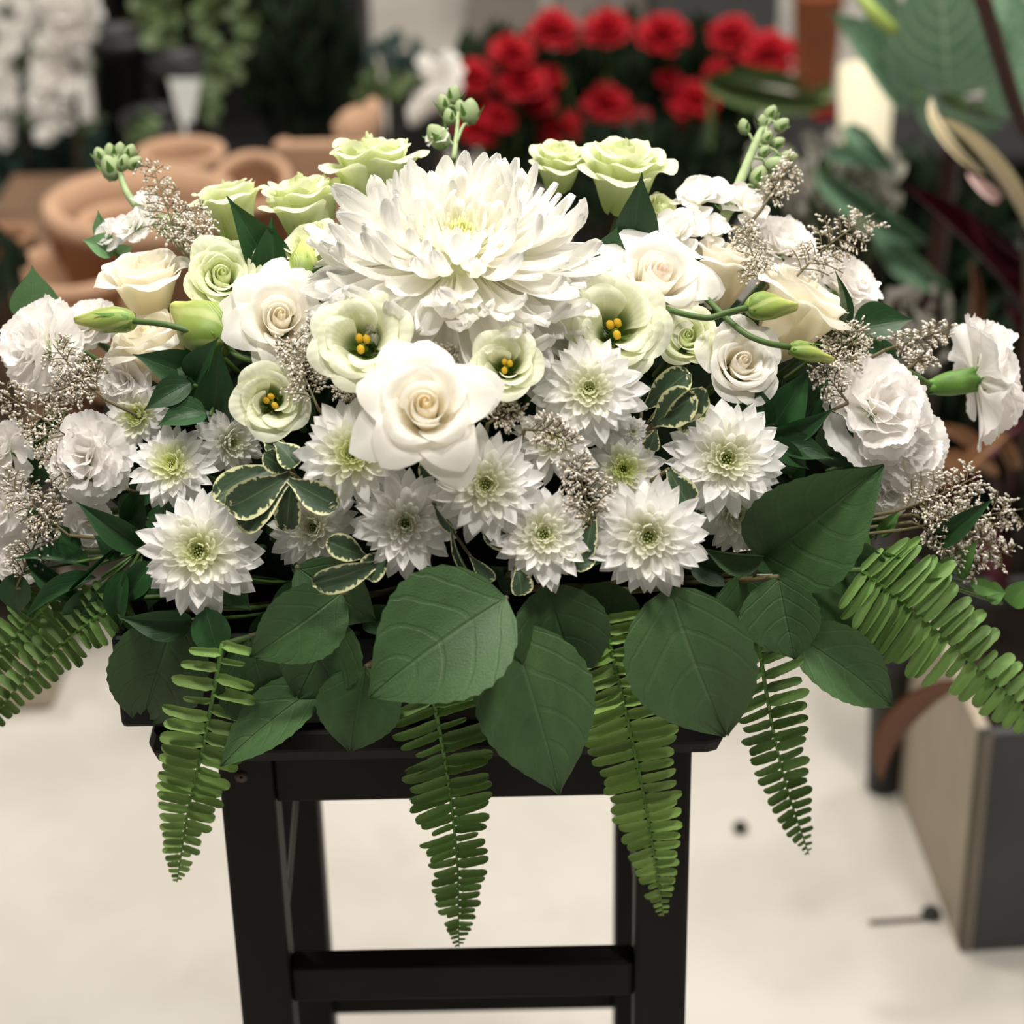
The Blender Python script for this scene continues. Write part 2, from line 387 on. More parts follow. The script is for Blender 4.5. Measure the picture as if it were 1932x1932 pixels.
def floret_tuft(n, R_, L, W, zb, name, mat, parent, color=None):
    b = MB()
    for i in range(n):
        r = R_ * math.sqrt((i + .5) / n); a = i * 2.39996
        d = Vector((math.cos(a) * r * 1.3, math.sin(a) * r * 1.3, .8 - .25 * r)); c = Vector((math.cos(a) * r, math.sin(a) * r, zb + .06 * (1 - (r / R_) ** 2)))
        b.blob(c, d, L * rnd(.8, 1.2), W, 4)
    return put(name, b.mesh(name), mat, parent, kind='stuff', color=color)

STEMS = []
def stem_to_foam(parent, base, rad=0.0022, mat='stem', name='stem', depth=1.0):
    """stalk from a flower's base down into the wet foam; base and result in world space, built in the parent's space"""
    inv = parent.matrix_basis.inverted()
    tgt = Vector((FOAM_C.x + (base.x - FOAM_C.x) * .55, FOAM_C.y + (base.y - FOAM_C.y) * .35, FOAM_C.z + (base.z - FOAM_C.z) * .45))
    mid = base.lerp(tgt, .45) + Vector((0, .006, 0))
    sc = parent.matrix_basis.to_scale().x
    return put(name, MB().tube([inv @ base, inv @ mid, inv @ tgt], rad / sc, 6).mesh(name), mat, parent)

# ------------------------------------------------------------------ flower kinds
WHITE = (1, 1, 1, 1)
def big_mum(px, py, rad, face, label, dy=0.0, spin=0):
    p = on(px, py, dy); n = facing(*face); s = rad * mpp(p)
    t = thing('chrysanthemum', label, 'chrysanthemum', frame(p, n, spin, s))
    core = MB().lathe([(.001, -.30), (.2, -.28), (.34, -.12), (.36, .05), (.28, .2), (.12, .27), (.001, .28)], 16).mesh('flower_core')
    put('flower_core', core, 'mum', t, color=(.9, .93, .7, 1))
    rings = [(-34, .90, 22, 'low', .22, -.10), (-20, .98, 25, 'low', .24, -.05), (-5, .98, 26, 'out', .25, .02), (11, .94, 27, 'out', .25, .08), (26, .88, 27, 'mid', .24, .13), (40, .77, 25, 'mid', .22, .17),
             (50, .60, 23, 'in', .19, .20), (58, .43, 20, 'in', .16, .23), (64, .30, 18, 'core', .13, .26), (70, .20, 15, 'core', .10, .28), (76, .13, 12, 'core', .07, .29)]
    for el, L, cnt, zb in ((-26, 1.0, 13, -.02), (-12, 1.03, 14, .02), (2, 1.0, 14, .07), (17, .92, 13, .12)):     # extra petals hanging on the near side
        for i in range(cnt):
            put('petal', random.choice(BIG['low' if el < 0 else 'mid']), 'mum', t, petal_at(PI + (i - cnt / 2 + .5 + rnd(-.3, .3)) / cnt * 3.4, math.radians(el + rnd(-8, 8)), .25, zb, L * rnd(.84, 1.06), rnd(.85, 1.1), rnd(-.5, .5)))
    for q, (el, L, cnt, kind, rb, zb) in enumerate(rings):
        for i in range(cnt):
            az = 2 * PI * (i + .5 * (q % 2) + rnd(-.28, .28)) / cnt
            g = 1 - .05 * max(0, q - 5) / 3
            up = math.cos(az); el2 = el + (0 if q > 5 else 7 * up)      # the far side is shorter, the near side hangs
            put('petal', random.choice(BIG[kind]), 'mum', t, petal_at(az, math.radians(el2 + rnd(-11, 11)), rb, zb, L * (1 - .36 * max(0, up) * min(1, (9 - q) / 6) if q < 9 else 1) * rnd(.82, 1.08), rnd(.8, 1.15), rnd(-.55, .55)), (1, 1, 1 - (.08 if q > 8 else 0) - (.10 if q > 9 else 0), 1))
    floret_tuft(30, .075, .11, .014, .30, 'eye_florets', 'eyeyellow', t)
    stem_to_foam(t, p - n * s * .25, .004)
    return t

def spray_mum(px, py, rad, face, label, dy=0.0, spin=0, dome=1.0, yellow=.0, big=1.0, eye='eye', group=None, name='spray_chrysanthemum', pm='spray', sparse=1.0):
    p = on(px, py, dy); n = facing(*face); s = rad * mpp(p)
    t = thing(name, label, 'chrysanthemum', frame(p, n, spin, s), group)
    rings = [(-10, 1.0, 19, 0, .10, -.03), (4, .95, 20, 0, .12, 0), (18, .84, 19, 0, .13, .04), (33, .70, 18, 1, .13, .08), (48, .54, 16, 1, .12, .12), (60, .40, 14, 1, .10, .15), (70, .28, 11, 1, .09, .17)]
    for q, (el, L, cnt, kind, rb, zb) in enumerate(rings):
        cnt = max(5, int(cnt * sparse))
        for i in range(cnt):
            az = 2 * PI * (i + .5 * (q % 2) + rnd(-.25, .25)) / cnt
            y = yellow * max(0, q - 2) / 4
            col = (1 - .05 * y, 1 - .015 * y, 1 - .26 * y, 1)
            src = (SP if kind == 0 else SPI)
            put('petal', random.choice(src) if pm == 'spray' else src[0].copy(), pm, t, petal_at(az, math.radians(el * dome + rnd(-9, 9)), rb, zb * dome, L * rnd(.80, 1.10), rnd(.85, 1.2), rnd(-.35, .35)), col)
    floret_tuft(26, .12 * big, .12, .020, .17, 'eye_florets', eye, t)
    put('calyx', MB().lathe([(.001, -.16), (.1, -.15), (.17, -.05), (.15, .1), (.001, .17)], 10).mesh('calyx'), 'stem', t)
    stem_to_foam(t, p - n * s * .12, .002)
    return t

def cup_petal(phi0, dphi, r0, h, flare, lip=0.0, point=0.0, ruf=0.0, rn=2.5, spiral=.10, base=.22, nu=11, nv=13, z0=0.0, ph=0.0, serr=0.0):
    """petal of a rose-like cup: wraps dphi radians of a cylinder of radius r0, flaring out at the top"""
    P = np.zeros((nu, nv, 3))
    for i in range(nu):
        u = i / (nu - 1)
        for j in range(nv):
            v = -1 + 2 * j / (nv - 1)
            wid = .40 + .60 * math.sin(min(1, u * 1.25) * PI / 2)
            top = 1 - .30 * abs(v) ** 2.6 + point * max(0, 1 - abs(v) * 1.6)
            uu = u * top
            phi = phi0 + v * dphi * .5 * wid
            r = r0 * (base + (1 - base) * math.sin(min(1, uu * 1.15) * PI / 2) ** .8) * (1 + spiral * v)
            e = max(0, uu - .45) / .55
            r += flare * e ** 1.7
            z = z0 + h * (math.sin(min(1.15, uu) * PI / 2 * .95)) - lip * max(0, uu - .72) ** 2 * 6
            r += lip * max(0, uu - .72) * .9
            w = ruf * math.sin(rn * v * PI + ph) * u ** 2.5
            z += w; r += .5 * w + (serr * (1 if j % 2 else -1) if i == nu - 1 else 0)
            P[i, j] = (r * math.cos(phi), r * math.sin(phi), z)
    return P
ROSE = {}
def rose_set(kind):
    """petal meshes of one rose, made once and shared by every rose of that kind"""
    if kind in ROSE: return ROSE[kind]
    L = []
    rs = random.Random(len(kind) * 7 + 3)
    def add(P, c): L.append((gm('petal', P), c))
    heart = [(.045, 330), (.075, 250), (.11, 230), (.15, 210), (.19, 200), (.235, 190), (.285, 180)]
    a = 0.0
    for k, (r0, d) in enumerate(heart):
        add(cup_petal(a, math.radians(d), r0, 1.06 - .022 * k + rs.uniform(-.02, .02), -.035 - .004 * k, .01, .02, .012, 1.3, spiral=.24, base=.6, ph=k, z0=.0), .15 + k / 7.0); a += 2.4 + rs.uniform(-.3, .3)
    if kind == 'open':
        for k in range(3): add(cup_petal(a + k * 2.09, 2.5, .36, .98, .0, .05, .05, .015, spiral=.14, base=.4), 1.0)
        a += .9
        for k in range(4): add(cup_petal(a + k * 1.57, 2.1, .50, .90, .17, .16, .10, .02, spiral=.10, base=.35), 1.0)
        a += .7
        for k in range(5): add(cup_petal(a + k * 1.257, 1.75, .58, .74, .34, .22, .16, .03, spiral=.08, base=.3), 1.0)
        a += .5
        for k in range(4): add(cup_petal(a + k * 1.57, 1.7, .60, .58, .42, .26, .18, .03, spiral=.06, base=.3), 1.0)
    elif kind == 'full':
        for rr, h, fl, n_ in ((.38, .99, .07, 3), (.50, .95, .11, 4), (.61, .87, .17, 4), (.70, .74, .28, 5)):
            for k in range(n_): add(cup_petal(a + k * 2 * PI / n_ + rs.uniform(-.25, .25), (2.4 if n_ < 5 else 1.8) * rs.uniform(.85, 1.15), rr * rs.uniform(.93, 1.05), h * rs.uniform(.93, 1.04), fl * rs.uniform(.7, 1.5), .12, .04, .045, rs.uniform(1.3, 2.2), spiral=rs.uniform(.06, .18), base=.55, ph=k * 1.9), 1.0)
            a += .8
    elif kind == 'bud':
        for k in range(3): add(cup_petal(a + k * 2.09, 2.6, .42, 1.02, .07, .05, .06, .01, spiral=.14, base=.35), 1.0)
        a += .9
        for k in range(3): add(cup_petal(a + k * 2.09, 2.5, .56, 1.0, .14, .12, .05, .03, spiral=.12, base=.35), 1.0)
        a += .7
        for k in range(4): add(cup_petal(a + k * 1.57, 2.1, .62, .88, .26, .18, .07, .03, spiral=.08, base=.35), 1.0)
    ROSE[kind] = L; return L
def rose(px, py, rad, face, label, kind='open', dy=0.0, spin=0, heart=(1.0, .93, .76), pm='rose', outer=(1, 1, 1), name='rose', cat='rose', group=None, squash=1.0):
    p = on(px, py, dy); n = facing(*face); s = rad * mpp(p)
    t = thing(name, label, cat, frame(p - n * s * .45 * squash, n, spin, s) @ Matrix.Diagonal((1, 1, squash, 1)), group)
    for me, c in rose_set(kind):
        m2 = me
        if pm != 'rose':
            key = (me.name, pm)
            if key not in ROSE: ROSE[key] = me.copy(); ROSE[key].materials.clear()
            m2 = ROSE[key]
        col = tuple(heart[i] * (1 - c) + outer[i] * c for i in range(3)) + (1,)
        put('petal', m2, pm, t, Matrix.Rotation(rnd(-.05, .05), 4, 'Z'), col)
    put('calyx', MB().lathe([(.001, -.14), (.07, -.13), (.13, -.04), (.22, .05), (.18, .1), (.001, .12)], 10).mesh('calyx'), 'stem', t)
    stem_to_foam(t, p - n * s * .52 * squash, .0028)
    return t

LISI = {}
def lisi_set(kind):
    if kind in LISI: return LISI[kind]
    L = []
    def add(P): L.append(gm('petal', P))
    if kind == 'open':
        for k in range(6): add(cup_petal(k * 1.047 + .6, 1.7, .66, .80, .30, .26, .03, .05, 1.6 + .2 * (k % 3), spiral=.14, base=.22, ph=k * 1.7))
        for k in range(5): add(cup_petal(k * 1.257, 1.9, .56, .88, .20, .20, .02, .045, 1.5 + .2 * (k % 2), spiral=.16, base=.25, ph=k + 2, z0=.03))
        for k in range(2): add(cup_petal(k * 2.2 + 1.1, 1.7, .46, .92, .14, .14, .03, .05, 1.6, spiral=.2, base=.3, ph=k + 2, z0=.03))
    elif kind == 'narrow':
        for k in range(5): add(cup_petal(k * 1.257 + .6, 1.8, .66, .82, .26, .12, .04, .03, 2.0, spiral=.14, base=.25, ph=k))
        for k in range(5): add(cup_petal(k * 1.257, 1.9, .52, .90, .14, .05, .03, .03, 1.7, spiral=.18, base=.3, ph=k + 1))
        for k in range(2): add(cup_petal(k * 3.1 + .4, 1.9, .34, .86, .06, .02, .05, .03, 1.5, spiral=.25, base=.4, ph=k + 1))
    LISI[kind] = L; return L
def lisianthus(px, py, rad, face, label, kind='open', dy=0.0, spin=0, tint=(1, 1, 1), group=None):
    p = on(px, py, dy); n = facing(*face); s = rad * mpp(p)
    t = thing('lisianthus', label, 'lisianthus', frame(p - n * s * .45, n, spin, s), group)
    for me in lisi_set(kind): put('petal', me, 'lisi', t, Matrix.Rotation(rnd(-.1, .1), 4, 'Z'), tint + (1,))
    st = MB()
    for k in range(5):
        a = k * 1.257 + .3; c = Vector((.10 * math.cos(a), .10 * math.sin(a), .12)); e = Vector((.12 * math.cos(a), .12 * math.sin(a), .52))
        if k % 2: continue
        f = put('stamen', MB().tube([c, e], .012, 5).mesh('stamen'), 'pistil', t)
        an = MB().lathe([(.001, -.10), (.06, -.07), (.08, 0), (.06, .06), (.001, .10)], 8, Matrix.Translation(e) @ Matrix.Rotation(.9, 4, 'Y')).mesh('anther')
        put('anther', an, 'stamen', f)
    put('pistil', MB().lathe([(.06, .05), (.075, .15), (.05, .26), (.03, .38), (.06, .44), (.07, .47), (.001, .50)], 10).mesh('pistil'), 'pistil', t)
    put('calyx', MB().lathe([(.001, -.12), (.06, -.11), (.10, -.03), (.16, .06), (.001, .10)], 10).mesh('calyx'), 'stem', t)
    for k in range(5): put('sepal', SEPAL, 'calyx', t, petal_at(k * 1.257, 1.0, .08, -.04, .5))
    stem_to_foam(t, p - n * s * .52, .002)
    return t
SEPAL = gm('sepal', strap(7, 3, w_point(.07, .8, .3, .2), bendf(.1, .3), .5))

def fan(k):
    rs = random.Random(k)
    return strap(9, 19, lambda u: .07 + .52 * sm(u, .2, .95), bendf(.05, -.30 + .22 * (k % 3)), .5, ruf=.075, rn=1.15 + .35 * (k % 3), ph=k * 1.7, serr=.016,
                 edge=lambda v: -.22 * v * v + .02 * math.sin(7 * v + k))
FAN = [gm('carnation_petal', fan(k)) for k in range(5)]
def carnation(px, py, rad, face, label, dy=0.0, spin=0, group=None, calyx_vis=False, dome=1.0, name='carnation', cat='carnation', tint=WHITE, stem=True):
    p = on(px, py, dy); n = facing(*face); s = rad * mpp(p)
    t = thing(name, label, cat, frame(p - n * s * .2, n, spin, s), group)
    rings = [(2, 1.0, 7, .08, 0), (18, .98, 7, .08, .03), (36, .93, 7, .07, .05), (54, .86, 6, .06, .06), (70, .78, 5, .04, .07), (83, .72, 2, .02, .08)]
    for q, (el, L, cnt, rb, zb) in enumerate(rings):
        for i in range(cnt):
            az = 2 * PI * (i + .5 * (q % 2) + rnd(-.25, .25)) / cnt
            put('petal', random.choice(FAN), 'carn', t, petal_at(az, math.radians(el * dome + rnd(-9, 9)), rb, zb, L * rnd(.88, 1.05), rnd(.85, 1.05), rnd(-.5, .5)), tint)
    cal = put('calyx', MB().lathe([(.001, -.72), (.09, -.70), (.15, -.6), (.19, -.4), (.20, -.15), (.17, .05), (.001, .08)], 14).mesh('calyx'), 'calyx', t)
    if calyx_vis:
        for k in range(6): put('sepal', SEPAL2, 'calyx', cal, petal_at(k * PI / 3 + .2, 1.45, .17, -.48, .62))
        for k in range(4): put('bract', SEPAL2, 'calyx', cal, petal_at(k * PI / 2 + .5, 1.35, .11, -.74, .36))
    if stem: stem_to_foam(t, p - n * s * .85, .0024)
    return t
SEPAL2 = gm('sepal', strap(8, 5, w_point(.20, .75, .3, .35), bendf(.0, .1), .9))

def curve_pts(pts, n):
    """smooth curve through a few points"""
    pts = [Vector(p) for p in pts]
    if len(pts) == 2: return [pts[0].lerp(pts[1], i / (n - 1)) for i in range(n)]
    ex = [pts[0] * 2 - pts[1]] + pts + [pts[-1] * 2 - pts[-2]]; out = []
    for i in range(n):
        x = i / (n - 1) * (len(pts) - 1); k = min(int(x), len(pts) - 2); f = x - k
        a, b, c, d = ex[k], ex[k + 1], ex[k + 2], ex[k + 3]
        out.append(.5 * ((2 * b) + (c - a) * f + (2 * a - 5 * b + 4 * c - d) * f * f + (3 * b - a - 3 * c + d) * f ** 3))
    return out

# leaves ---------------------------------------------------------------
LEAF = {}
LEAF['salal'] = [gm('salal_leaf', strap(25, 9, w_ovate(.5, .40, 1.0), lambda u, k=k: .28 - (.50 + .12 * k) * u, .12, fold=.10 + .06 * k, serr=.018, ruf=.012, ph=k)) for k in range(3)]
LEAF['folded'] = [gm('salal_leaf', strap(25, 9, w_ovate(.52, .42, 1.0), lambda u, k=k: .20 - .45 * u, .10, fold=.42, serr=.016, ruf=.012, ph=k)) for k in range(2)]
LEAF['ruscus'] = [gm('ruscus_leaf', strap(15, 7, w_ovate(.5, .38, 1.35), lambda u, k=k: .25 - (.4 + .15 * k) * u, .15, fold=.18 + .08 * k, twist=.12 * (k - 1))) for k in range(3)]
LEAF['pitto'] = [gm('pittosporum_leaf', strap(13, 7, w_round(.5, .22, .62), lambda u, k=k: .3 - (.5 + .1 * k) * u, .25, fold=.06, ruf=.03, ph=k)) for k in range(3)]
LEAF['long'] = [gm('strap_leaf', strap(17, 5, w_ovate(.5, .45, .9), lambda u, k=k: .5 - (1.0 + .2 * k) * u, .3, fold=.3)) for k in range(2)]
LMAT = {}
def leaf_mesh(shape, mat):
    src = random.choice(LEAF[shape]); key = (src.name, mat)
    if key not in LMAT: LMAT[key] = src.copy(); LMAT[key].materials.clear()
    return LMAT[key]
def leaf_mtx(a, b, wid, roll=0.0, flip=False):
    """leaf from point a to point b, blade facing the viewer, turned roll degrees about its own length"""
    x = (b - a); L = x.length; x = x.normalized(); v = (CAM - (a + b) * .5).normalized()
    z = (v - x * v.dot(x)).normalized(); y = z.cross(x); r = math.radians(roll)
    y, z = y * math.cos(r) + z * math.sin(r), z * math.cos(r) - y * math.sin(r)
    if x.dot(x) == 0: x = R
    return Matrix(((x.x * L, y.x * wid, z.x * L, a.x), (x.y * L, y.y * wid, z.y * L, a.y), (x.z * L, y.z * wid, z.z * L, a.z), (0, 0, 0, 1)))
def sprig(name, label, cat, leaves, shape, mat, group=None, dy=0.0, stemmat='stem', rad=.0014, color=None):
    """leaves: (px0, py0, px1, py1, width px, dy at base, dy at tip, roll)"""
    t = None; bases = []
    for lf in leaves:
        x0, y0, x1, y1, w = lf[:5]; d0 = lf[5] if len(lf) > 5 else 0.0; d1 = lf[6] if len(lf) > 6 else 0.0; rl = lf[7] if len(lf) > 7 else 0.0
        ys = ysurf((x0 + x1) / 2, (y0 + y1) / 2)
        a = at(x0, y0, ys + dy + d0); b = at(x1, y1, ys + dy + d1)
        if t is None: t = thing(name, label, cat, Matrix.Translation(a), group); org = a
        T = Matrix.Translation(-org)
        put('leaf', leaf_mesh(shape, mat), mat, t, T @ leaf_mtx(a, b, w * mpp(a), rl), color)
        bases.append(a)
    tgt = FOAM_C.lerp(bases[0], .45)
    for i, bpt in enumerate(bases[1:]):
        put('twig', MB().tube([bases[0].lerp(tgt, .12) - org, bpt.lerp(tgt, .02) - org], rad * .8, 5).mesh('twig'), stemmat, t)
    put('stem', MB().tube([p - org for p in curve_pts([tgt, bases[0].lerp(tgt, .4) + Vector((0, 0, -.004)), bases[0]], 6)], [rad * 1.3] * 5 + [rad], 6).mesh('stem'), stemmat, t)
    return t

# fern -----------------------------------------------------------------
PIN = [gm('leaflet', strap(9, 5, (lambda W: lambda u: W * (.62 + .38 * sm(u, 0, .18)) * (1 - .22 * u) * math.sqrt(max(.02, 1 - max(0, (u - .78) / .22) ** 2)))(.5), lambda u, k=k: .12 - (.35 + .1 * k) * u, .25, fold=.05, ruf=.02, rn=3, ph=k, serr=.03, tipd=1.6)) for k in range(3)]
def fern(label, pts, length, count, aspect=.27, dy=0.0, taper=.10, color=(1, 1, 1, 1), droop=0.0, start=0.0, group=None, skew=0.0):
    """pts: (px, py, dy); length = longest leaflet in px"""
    P = [on(x, y, dy + d) for x, y, d in pts]; D_ = curve_pts(P, 201); C = [D_[int(200 * (1 - (1 - i / count) ** 1.3))] for i in range(count + 1)]
    t = thing('fern_frond', label, 'fern', Matrix.Translation(C[0]), group); org = C[0]
    m = mpp(C[0])
    put('stem', MB().tube([c - org for c in C], [.0016 * (1 - .75 * i / count) for i in range(count + 1)], 6).mesh('stem'), 'calyx', t)
    for i in range(count):
        f = i / (count - 1); c = C[i]; d = (C[i + 1] - C[i]).normalized(); v = (CAM - c).normalized()
        side = d.cross(v).normalized()
        f = 1 - (1 - f) ** 1.3; prof = float(np.interp(f, [0, .08, .3, .55, .8, .92, 1], [.75, .95, 1, .78, .56, .36, .12]))
        for sgn in (1, -1):
            L = length * m * prof * rnd(.86, 1.06)
            if rnd(0, 1) < .04: L *= .65
            x = (side * sgn + d * (skew * sgn + taper + .45 * max(0, f - .6) + rnd(-.10, .10)) + v * rnd(-.15, .10)).normalized()
            wid = min(L * aspect * (1 + .9 * f ** 2), (1.12 - .30 * sm(f, .2, .6)) * (C[i + 1] - C[i]).length + .0006) * rnd(.85, 1.08)
            cc = c + d * (C[i + 1] - C[i]).length * (.5 if sgn > 0 else 0)
            mt = leaf_mtx(cc, cc + x * L, wid, rnd(-22, 22) - sgn * 8)
            g = rnd(.85, 1.15)
            put('leaflet', PIN[(i + (sgn > 0)) % 3], 'fern', t, Matrix.Translation(-org) @ mt, (color[0] * g, color[1] * g, color[2] * g, 1))
    tgt = FOAM_C.lerp(C[0], .5)
    put('stalk', MB().tube([tgt - org, C[0] - org], .0017, 6).mesh('stalk'), 'stem', t)
    return t

# limonium -------------------------------------------------------------
def limonium(label, pts, wid, nb=9, dy=-0.004, comb=1.0, dens=9, group=None, curl=.5, fsize=1.0, deep=True):
    """misty spray: thin forking stems with rows of tiny florets"""
    P = [on(x, y, dy) for x, y in pts]; C = curve_pts(P, 24); org = C[0]; m = mpp(org)
    t = thing('limonium_spray', label, 'filler flower', Matrix.Translation(org), group)
    sb, fb, cb = MB(), MB(), MB()
    sb.tube([c - org for c in C], [.0009 * (1 - .6 * i / 23) for i in range(24)], 5)
    nb = int(nb * 1.5)
    for k in range(nb):
        f = .15 + .83 * (k + rnd(-.2, .2)) / nb; i = min(22, int(f * 23)); c = C[i]; d = (C[i + 1] - C[i]).normalized(); v = (CAM - c).normalized()
        side = d.cross(v).normalized() * (1 if k % 2 else -1)
        L = wid * .85 * m * (1 - .55 * f) * rnd(.6, 1.2)
        e1 = c + (d * .75 + side * .7 + v * rnd(-.3, .5)).normalized() * L * .6
        e2 = e1 + (d * (.9 - curl) + side * (.6 + curl * .4) + v * rnd(-.4, .4)).normalized() * L * .5
        B = curve_pts([c, e1, e2], 10); sb.tube([b - org for b in B], [.0004] * 10, 4, False)
        for q in range(dens):
            g = .12 + .88 * q / (dens - 1); b0 = B[min(9, int(g * 9))]; bd = (B[min(9, int(g * 9) + 1)] - B[max(0, int(g * 9) - 1)]).normalized()
            if rnd(0, 1) < .15: continue
            up = (bd.cross(v).normalized() * (1 if rnd(0, 1) < .72 else -.8) * (1 if k % 2 else -1) + bd * rnd(.1, 1.1) + v * rnd(-.5, .9)).normalized()
            b0 = b0 + bd * m * rnd(-4, 4) + up * m * rnd(-1, 4); s = .0042 * fsize * rnd(.55, 1.3)
            cb.blob(b0 - org, up, s * .8, s * .20, 4); fb.blob(b0 - org + up * s * .5, up, s * .66, s * .20, 5)
    put('stem', sb.mesh('stem'), 'woodstem', t)
    put('calyces', cb.mesh('calyces'), 'calyxbrown', t, kind='stuff'); put('florets', fb.mesh('florets'), 'floret', t, kind='stuff')
    tgt = FOAM_C.lerp(org, .45)
    put('stalk', MB().tube([tgt - org, Vector((0, 0, 0))], .0012, 5).mesh('stalk'), 'woodstem', t)
    return t

# buds and stock -------------------------------------------------------
def bud_profile(): return [(.02, -.02), (.16, .03), (.23, .16), (.25, .34), (.21, .55), (.14, .74), (.10, .88), (.07, .97), (.001, 1.0)]
def bud(label, base, tip, fat, stem, dy=-.01, sep=.45, name='lisianthus_bud', group=None):
    a = on(base[0], base[1], dy); b = on(tip[0], tip[1], dy); L = (b - a).length; z = (b - a).normalized()
    fr = frame(a, z, 0, L); t = thing(name, label, 'bud', fr, group)
    prof = [(r * fat, q) for r, q in bud_profile()]
    P = np.array([[(r * (1 + .10 * math.sin(3 * (2 * PI * k / 16) + 5 * q)) * math.cos(2 * PI * k / 16), r * (1 + .10 * math.sin(3 * (2 * PI * k / 16) + 5 * q)) * math.sin(2 * PI * k / 16), q) for k in range(16)] for r, q in prof])
    put('bud', MB().grid(P, True).mesh('bud'), 'bud', t)
    for k in range(4): put('sepal', SEPAL, 'calyx', t, petal_at(k * 1.57 + .4, 1.25, .17 * fat, .02, sep * rnd(.8, 1.3)))
    pts = [on(x, y, dy) for x, y in stem]; inv = fr.inverted()
    pts = [p + Vector((0, .010 * i, 0)) for i, p in enumerate(pts)]; dd = (pts[-1] - (pts[-2] if len(pts) > 1 else a)).normalized()
    C = curve_pts([a] + pts + [pts[-1] + dd * .025 + Vector((0, .03, 0)), pts[-1] + dd * .04 + Vector((0, .11, -.02))], 20)
    put('stem', MB().tube([inv @ c for c in C], .0019 / L, 7).mesh('stem'), 'stem', t)
    return t
def bud_mesh():
    return MB().lathe([(.001, 0), (.24, .08), (.36, .3), (.36, .55), (.24, .82), (.10, .96), (.001, 1.0)], 10).mesh('bud')
STBUD = bud_mesh()
def stock(label, pts, buds, florets=(), dy=.0, rad=.0034, group=None):
    """stock spike: thick pale stem, buds on little stalks near the top"""
    P = [on(x, y, dy) for x, y in pts]; C = curve_pts(P, 14); org = C[0]
    t = thing('stock_spike', label, 'stock flower', Matrix.Translation(org), group); T = Matrix.Translation(-org)
    put('stem', MB().tube([c - org for c in C], [rad * (1 - .5 * i / 13) for i in range(14)], 8).mesh('stem'), 'stockgreen', t)
    for (x, y, L, fs, ang) in buds:
        q = on(x, y, dy - .003 + rnd(-.004, .004)); s = C[int(fs * 13)]; m = mpp(q)
        a = math.radians(ang); ax = (R * math.cos(a) + U * math.sin(a) - F * .25).normalized()
        put('bud', STBUD, 'stockgreen', t, T @ frame(q - ax * L * m * .4, ax, rnd(0, 90), L * m))
        put('bud_stalk', MB().tube([c - org for c in curve_pts([s, s.lerp(q, .55) + U * L * m * .12, q - ax * L * m * .38], 6)], .0011, 5).mesh('bud_stalk'), 'stockgreen', t)
        for k in range(3): put('sepal', SEPAL2, 'stockgreen_leaf', t, T @ frame(q - ax * L * m * .42, ax, k * 120, L * m) @ petal_at(0, 1.15, .22, .05, .85))
    for (x, y, rr, fc) in florets:
        q = on(x, y, dy - .004); n = facing(*fc); fl = put('floret', floret_mesh(), 'carn', t, T @ frame(q, n, rnd(0, 90), rr * mpp(q)))
    tgt = FOAM_C.lerp(org, .5)
    put('stalk', MB().tube([tgt - org, C[1] - org], rad, 8).mesh('stalk'), 'stockgreen', t)
    return t
M['stockgreen_leaf'] = M['stockgreen']
_FM = []
def floret_mesh():
    if len(_FM) < 3:
        b = MB()
        for q, (el, L, cnt) in enumerate(((10, 1.0, 4), (35, .9, 4), (62, .75, 4))):
            for i in range(cnt):
                m = petal_at(2 * PI * (i + .5 * q + rnd(-.2, .2)) / cnt, math.radians(el + rnd(-8, 8)), .05, .02, L * rnd(.85, 1.1), 1.0, rnd(-.4, .4))
                b.grid(xf(m, strap(9, 11, lambda u: .08 + .52 * sm(u, .1, .6) * math.sqrt(max(.02, 1 - max(0, (u - .7) / .3) ** 2)), bendf(.1, -.35), .4, ruf=.08, rn=1.2, ph=rnd(0, 6), tipd=1.5)))
        _FM.append(b.mesh('floret'))
    return random.choice(_FM)
# ================================================================== the setting
def struct(name, me, mat):
    o = put(name, me, mat); o['kind'] = 'structure'; return o
struct('floor', MB().box((-4, -1.5, -.1), (4, 9, 0)).mesh('floor', False), 'floor')
struct('wall_back', MB().box((-4, 9, -.1), (4, 9.15, 3.2)).mesh('wall_back', False), 'wall')

# ------------------------------------------------------------------ the stool
def X(px, py, Y): return at(px, py, Y).x
YF, YB = 1.165, 1.445
ZSEAT = 0.735; ZB = at(860, 1444, 1.13).z
t = thing('bar_stool', 'black wooden bar stool with square legs holding the flower arrangement', 'stool', Matrix.Translation((-.037, 1.305, 0)))
O = Matrix.Translation((.037, -1.305, 0))
xl, xr = X(415, 1500, YF), X(1304, 1500, YF); lw = X(520, 1520, YF) - xl
sl, sr = X(285, 1390, 1.15), X(1366, 1400, 1.15)
put('seat', MB().box((sl, 1.13, ZB), (sr, 1.475, ZB + .026), .012, O).mesh('seat', False), 'wood', t)
for (x, yy) in ((xl, YF), (xr - lw, YF), (xl, YB - lw), (xr - lw, YB - lw)):
    put('leg', MB().box((x, yy, 0), (x + lw, yy + lw, ZB), .003, O).mesh('leg', False), 'wood', t)
za = at(860, 1508, YF + .004).z
put('apron', MB().box((xl + lw, YF + .004, za), (xr - lw, YF + .024, ZB), .002, O).mesh('apron', False), 'wood', t)
put('apron', MB().box((xl + lw, YB - .024, za), (xr - lw, YB - .004, ZB), .002, O).mesh('apron', False), 'wood', t)
for x in (xl + .006, xr - .026): put('apron', MB().box((x, YF + lw, za), (x + .02, YB - lw, ZB), .002, O).mesh('apron', False), 'wood', t)
zt, zb = at(860, 1822, YF + .006).z, at(860, 1886, YF + .006).z
put('rung', MB().box((xl + lw, YF + .006, zb), (xr - lw, YF + .026, zt), .002, O).mesh('rung', False), 'wood', t)
